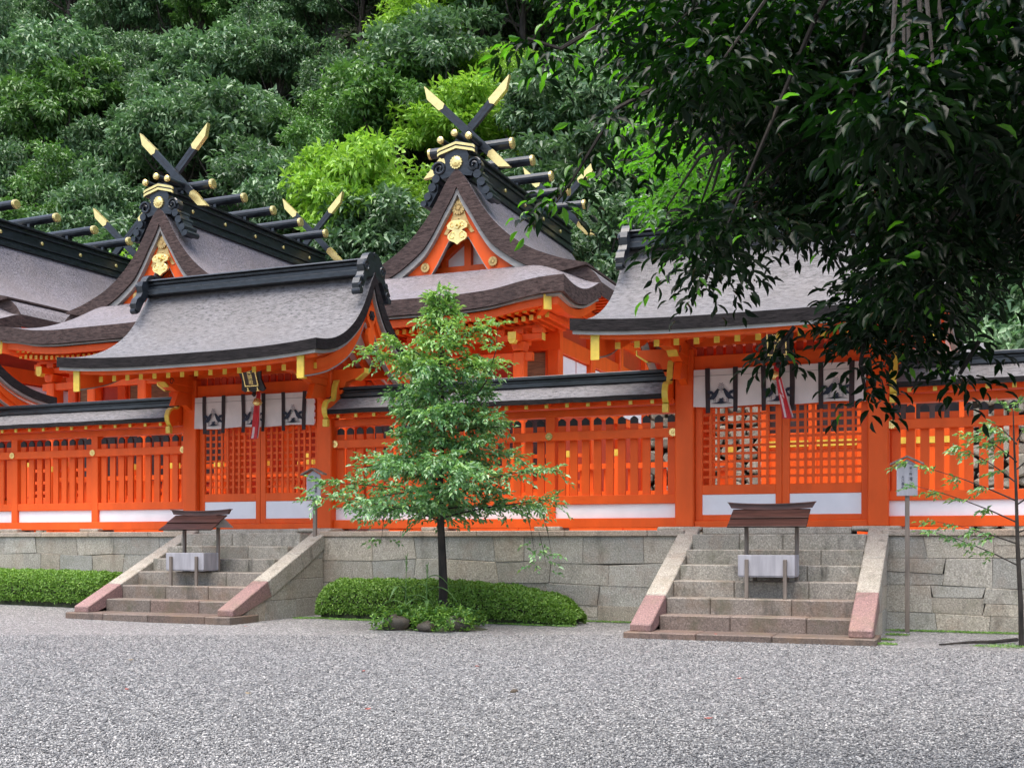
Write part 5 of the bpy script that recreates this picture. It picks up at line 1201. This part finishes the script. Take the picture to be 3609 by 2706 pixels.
# overhanging tree at the right: trunk out of frame, limbs reaching left over the court, leaf clumps along them
FORE= [(-1.76,5.23,4.09,0.17),(-1.54,5.06,3.96,0.13),(-1.39,5.22,4.04,0.18),(-1.11,4.44,3.60,0.14),(-0.91,4.09,3.46,0.15),(-1.08,4.99,3.84,0.23),(-0.92,4.89,3.78,0.16),(-0.89,4.90,3.75,0.22),(-0.66,3.98,3.31,0.11),(-0.91,5.86,4.18,0.26),(-0.60,4.53,3.58,0.12),(-0.69,4.92,3.74,0.22),(-0.67,6.07,4.28,0.18),(-0.65,5.57,4.05,0.24),(-0.32,4.04,3.31,0.13),(-0.40,4.95,3.68,0.18),(-0.22,4.24,3.35,0.13),(-0.27,5.14,3.77,0.22),(-0.16,4.98,3.68,0.16),(-0.23,6.85,4.51,0.28),(-0.02,3.88,3.19,0.10),(0.03,5.79,3.97,0.23),(0.06,3.30,2.92,0.08),(0.18,6.63,4.37,0.27),(0.21,4.48,3.39,0.13),(0.29,5.87,4.00,0.22),(0.26,3.78,3.08,0.12),(0.46,6.49,4.27,0.25),(-1.59,5.67,4.05,0.21),(-1.02,4.01,3.30,0.14),(-1.14,5.19,3.80,0.17),(-1.35,5.92,4.10,0.25),(-1.00,5.09,3.74,0.17),(-1.11,5.83,4.12,0.23),(-0.73,4.25,3.34,0.14),(-1.06,5.84,4.04,0.23),(-0.67,4.50,3.46,0.12),(-0.82,5.09,3.73,0.20),(-0.51,4.39,3.36,0.15),(-0.57,4.82,3.57,0.19),(-0.45,4.73,3.47,0.11),(-0.63,5.98,4.00,0.23),(-0.29,4.58,3.38,0.13),(-0.39,6.46,4.17,0.24),(-0.19,4.89,3.51,0.16),(-0.26,6.12,3.98,0.21),(-0.09,4.26,3.24,0.10),(-0.07,6.24,4.06,0.24),(0.03,5.00,3.54,0.13),(0.10,6.95,4.32,0.25),(0.15,3.97,3.09,0.10),(0.27,7.06,4.36,0.27),(0.21,4.05,3.11,0.10),(0.39,6.72,4.22,0.26),(0.36,4.77,3.35,0.12),(0.40,5.72,3.68,0.21),(-1.16,4.63,3.46,0.16),(-0.78,3.75,3.05,0.13),(-1.12,5.42,3.71,0.23),(-0.86,4.59,3.35,0.13),(-1.20,6.21,4.04,0.28),(-0.87,5.30,3.63,0.15),(-0.83,5.27,3.56,0.20),(-0.65,4.93,3.47,0.14),(-0.66,5.08,3.50,0.19),(-0.61,5.63,3.71,0.17),(-0.51,4.89,3.37,0.22),(-0.45,5.82,3.82,0.15),(-0.41,6.13,3.91,0.22),(-0.19,3.32,2.77,0.10),(-0.37,5.70,3.68,0.20),(-0.11,3.20,2.74,0.08),(-0.18,6.09,3.81,0.22),(-0.02,4.26,3.14,0.12),(-0.06,6.84,4.19,0.28),(0.06,4.11,3.05,0.13),(0.11,6.17,3.85,0.24),(0.17,4.18,3.05,0.10),(0.21,5.58,3.55,0.20),(0.23,3.36,2.74,0.10),(0.33,5.35,3.47,0.19),(-0.95,4.20,3.13,0.12),(-1.31,5.71,3.74,0.22),(-0.94,5.64,3.64,0.17),(-0.96,5.81,3.68,0.23),(-0.63,4.25,3.13,0.11),(-0.95,6.39,3.91,0.23),(-0.61,5.23,3.41,0.15),(-0.71,5.66,3.62,0.21),(-0.54,5.87,3.67,0.15),(-0.52,5.33,3.51,0.20),(-0.21,3.08,2.62,0.10),(-0.33,5.63,3.52,0.23),(-0.13,3.28,2.66,0.10),(-0.20,5.53,3.43,0.20),(-0.07,3.53,2.78,0.08),(-0.05,5.80,3.62,0.22),(0.04,4.54,3.12,0.14),(0.02,5.37,3.40,0.23),(0.17,5.07,3.28,0.12),(0.21,5.25,3.34,0.18),(0.24,4.21,2.93,0.11),(0.26,5.33,3.28,0.20),(-0.62,4.67,3.11,0.14),(-0.75,6.15,3.64,0.25),(-0.42,4.14,2.93,0.11),(-0.48,5.02,3.20,0.19),(-0.38,4.46,3.04,0.11),(-0.47,5.69,3.49,0.21),(-0.18,3.42,2.67,0.09),(-0.34,5.63,3.44,0.21),(-0.13,4.79,3.09,0.14),(-0.16,6.46,3.65,0.27),(-0.01,4.51,2.96,0.14),(0.02,5.57,3.31,0.20),(0.05,3.63,2.70,0.11),(0.03,5.61,3.34,0.22),(0.13,3.41,2.62,0.09),(0.31,6.84,3.73,0.24),(0.25,3.85,2.74,0.09),(0.45,6.36,3.52,0.22),(-0.73,4.87,3.06,0.16),(-0.85,5.46,3.28,0.21),(-0.64,5.53,3.26,0.15),(-0.66,5.46,3.19,0.24),(-0.41,4.80,3.00,0.12),(-0.55,6.44,3.56,0.24),(-0.42,5.96,3.34,0.15),(-0.47,6.40,3.45,0.28),(-0.19,4.84,2.97,0.11),(-0.22,5.95,3.34,0.23),(-0.08,4.73,2.97,0.13),(-0.08,5.94,3.36,0.26),(0.07,5.68,3.18,0.17),(0.12,6.13,3.32,0.24),(0.17,4.77,2.92,0.11),(0.17,5.28,3.07,0.21),(0.37,6.35,3.39,0.16),(0.33,6.57,3.43,0.26),(-0.89,5.74,3.20,0.15),(-0.85,5.29,3.06,0.24),(-0.75,5.52,3.10,0.15),(-0.66,4.90,2.89,0.22),(-0.49,4.83,2.90,0.14),(-0.70,6.52,3.42,0.27),(-0.29,3.99,2.65,0.10),(-0.42,5.97,3.26,0.22),(-0.29,5.53,3.05,0.17),(-0.27,5.06,2.89,0.22),(-0.17,5.47,3.01,0.18),(-0.15,5.43,2.96,0.21),(-0.04,4.38,2.74,0.11),(-0.04,5.32,3.04,0.22),(0.13,5.96,3.11,0.18),(0.22,6.93,3.35,0.29),(0.16,4.25,2.68,0.10),(0.22,5.86,3.11,0.24),(0.33,5.44,2.97,0.14),(0.34,5.41,2.98,0.21),(-0.96,4.34,2.68,0.12),(-1.36,6.14,3.23,0.25),(-0.79,3.89,2.55,0.11),(-0.98,4.84,2.75,0.20),(-0.35,4.96,2.80,0.14),(-0.48,5.86,3.07,0.26),(-0.17,4.17,2.56,0.11),(-0.25,6.80,3.23,0.24),(-0.08,5.02,2.75,0.15),(-0.09,6.76,3.16,0.24),(0.02,5.01,2.74,0.16),(0.08,6.68,3.16,0.29),(0.16,4.45,2.58,0.14),(0.27,5.97,2.89,0.21),(0.29,5.25,2.80,0.13),(0.31,6.46,3.15,0.24),(0.46,6.31,3.05,0.20),(0.36,5.57,2.84,0.23),(-0.22,3.97,2.40,0.12),(-0.31,5.73,2.79,0.24),(-0.14,4.07,2.43,0.11),(-0.25,5.61,2.81,0.22),(-0.29,4.82,2.47,0.14),(-0.35,5.38,2.55,0.21),(-0.15,4.30,2.39,0.10),(-0.21,6.39,2.88,0.23),(-0.40,4.87,2.40,0.15),(-0.54,6.09,2.67,0.24),(-0.27,5.26,2.43,0.17),(-0.30,5.21,2.43,0.21)]
LIT= [(-1.73,6.39,3.83,0.17),(-1.65,6.70,3.92,0.20),(-1.59,7.06,4.04,0.17),(-1.31,6.56,3.79,0.20),(-1.24,6.95,3.93,0.18),(-1.10,7.08,3.94,0.16),(-1.67,6.06,3.55,0.16),(-1.54,6.26,3.56,0.20),(-1.52,6.74,3.74,0.16),(-1.41,6.80,3.77,0.18),(-1.18,6.63,3.66,0.17),(-1.07,6.86,3.72,0.20),(-1.61,6.48,3.54,0.18),(-1.48,6.61,3.53,0.15),(-1.36,6.78,3.54,0.20),(-1.54,5.98,3.24,0.18),(-1.48,6.45,3.32,0.16)]

t_ = thing('overhanging_tree', (3.31, 4.46, 0), 'large dark evergreen tree overhanging the upper right, hanging in front of the right gate', 'tree')
og = np.array(t_.location)
TR = [(3.31, 4.46, -0.20), (3.24, 4.39, 1.50), (3.02, 4.46, 2.58), (2.66, 4.54, 3.59), (2.16, 4.54, 4.45), (1.58, 4.46, 5.17)]
m_ = MB(); m_.tube([np.array(p)-og for p in TR], [.26, .23, .20, .17, .13, .08], 12); m_.build('trunk', 'bark', t_)
random.seed(3)
allc = [tuple(c) for c in FORE]+[tuple(c) for c in LIT]
hubs = [(1.73, 4.54, 3.73), (0.86, 4.75, 3.52), (0.22, 4.75, 3.01), (0.14, 5.18, 3.88), (-0.43, 4.97, 3.23), (-0.58, 5.18, 4.02), (-0.94, 5.04, 3.59), (-1.08, 5.62, 3.44), (0.72, 3.89, 4.16), (-0.22, 4.03, 3.73)]
lm = MB()
for h in hubs[1:]:
    s0 = min(TR, key=lambda p: abs(p[2]-max(3.4, h[2]-.3))); a = np.array(s0); b_ = np.array(h)
    lm.tube([a-og, a+(b_-a)*.35+np.array([0, 0, .25])-og, a+(b_-a)*.7+np.array([0, .1, .3])-og, b_-og], [.06, .045, .03, .014], 7)
for c in allc:
    h = min(hubs, key=lambda q: sum((q[i]-c[i])**2 for i in range(3))); a = np.array(h); b_ = np.array(c[:3])
    lm.tube([a-og, (a+b_)/2+np.array([0, 0, .10])-og, b_-og], [.014, .009, .004], 5)
spray_tips = [((-1.15, 4.46, 3.30), [(-1.30, 4.29, 3.16), (-1.38, 4.25, 3.01), (-1.46, 4.23, 2.88), (-1.51, 4.20, 2.80)]), ((-1.37, 4.39, 3.55), [(-1.51, 4.25, 3.41), (-1.62, 4.18, 3.44)]), ((-1.01, 5.04, 2.80), [(-1.06, 4.90, 2.67), (-1.08, 4.85, 2.58)]), ((-0.43, 4.97, 2.36), [(-0.45, 4.93, 2.22), (-0.43, 4.93, 2.11)]), ((-0.72, 4.97, 2.40), [(-0.79, 4.97, 2.31)]), ((0.00, 4.97, 2.29), [(-0.07, 4.93, 2.16)])]
tw = []; rnd = random.Random(9)
for a, tips in spray_tips:
    pts = [np.array(a)]+[np.array(q) for q in tips]; lm.tube([p-og for p in pts], [.010-.0015*k for k in range(len(pts))], 5)
    for p in pts:
        for _ in range(6): an = rnd.uniform(0, 6.28); tw.append((p, (math.cos(an), math.sin(an), rnd.uniform(-.9, .1)), rnd.uniform(.10, .20)))
lm.build('limbs', 'bark', t_)
for c in FORE:
    for _ in range(28):
        v = RNG.normal(size=3); v /= np.linalg.norm(v); p = np.array(c[:3])+v*c[3]*rnd.uniform(.2, 1.0); a = rnd.uniform(0, 6.28)
        tw.append((p, (math.cos(a)+v[0]*.5, math.sin(a)+v[1]*.5, rnd.uniform(-.7, .35)), rnd.uniform(.10, .22)))
twl = []
for c in LIT:
    for _ in range(14):
        v = RNG.normal(size=3); v /= np.linalg.norm(v); p = np.array(c[:3])+v*c[3]*rnd.uniform(.2, 1.0); a = rnd.uniform(0, 6.28)
        twl.append((p, (math.cos(a)+v[0]*.5, math.sin(a)+v[1]*.5, rnd.uniform(-.4, .4)), rnd.uniform(.10, .20)))
P, D, Nn, L = sprays(tw, .066, .035, .025, droop=.2)
leaf_mesh('crown', P-og, D, Nn, L, L*.38, ['leaffore', 'leafforelit'], t_, mi=(RNG.random(len(P)) < .03+.38*np.clip((-1.05-P[:, 0])/.58, 0, 1)).astype(int), full=True)  # share of leaves coloured as lit grows towards the left
P2, D2, N2, L2 = sprays(twl, .072, .035, .03, droop=.3)
leaf_mesh('lit_foliage', P2-og, D2, N2, L2, L2*.34, ['leafforelit'], t_, full=True)  # clumps of the same tree, coloured as lit
# unseen rest of its crown, above and right, added to shade the leaves
cs = []
for _ in range(300):
    x, y, z = rnd.uniform(-1.2, 4.8), rnd.uniform(.8, 7), rnd.uniform(4.2, 6.6)
    if (z > 1.5+.49*(y*.93-x*.37)+.55 or x > .10*y+.5) and x > 1.0: cs.append((x, y, z, rnd.uniform(.45, .75)))
for _ in range(40): cs.append((rnd.uniform(1.0, 4.8), rnd.uniform(2.5, 6.8), rnd.uniform(2.5, 4.4), rnd.uniform(.4, .65)))
P3, D3, N3, L3, W3 = cloud(cs, 230, .8, .7, .12, .05, None, .8)
leaf_mesh('upper_shade_crown', P3-og, D3, N3, L3, W3, ['leaffore'], t_)
print('fore leaves', len(P), len(P2), len(P3))
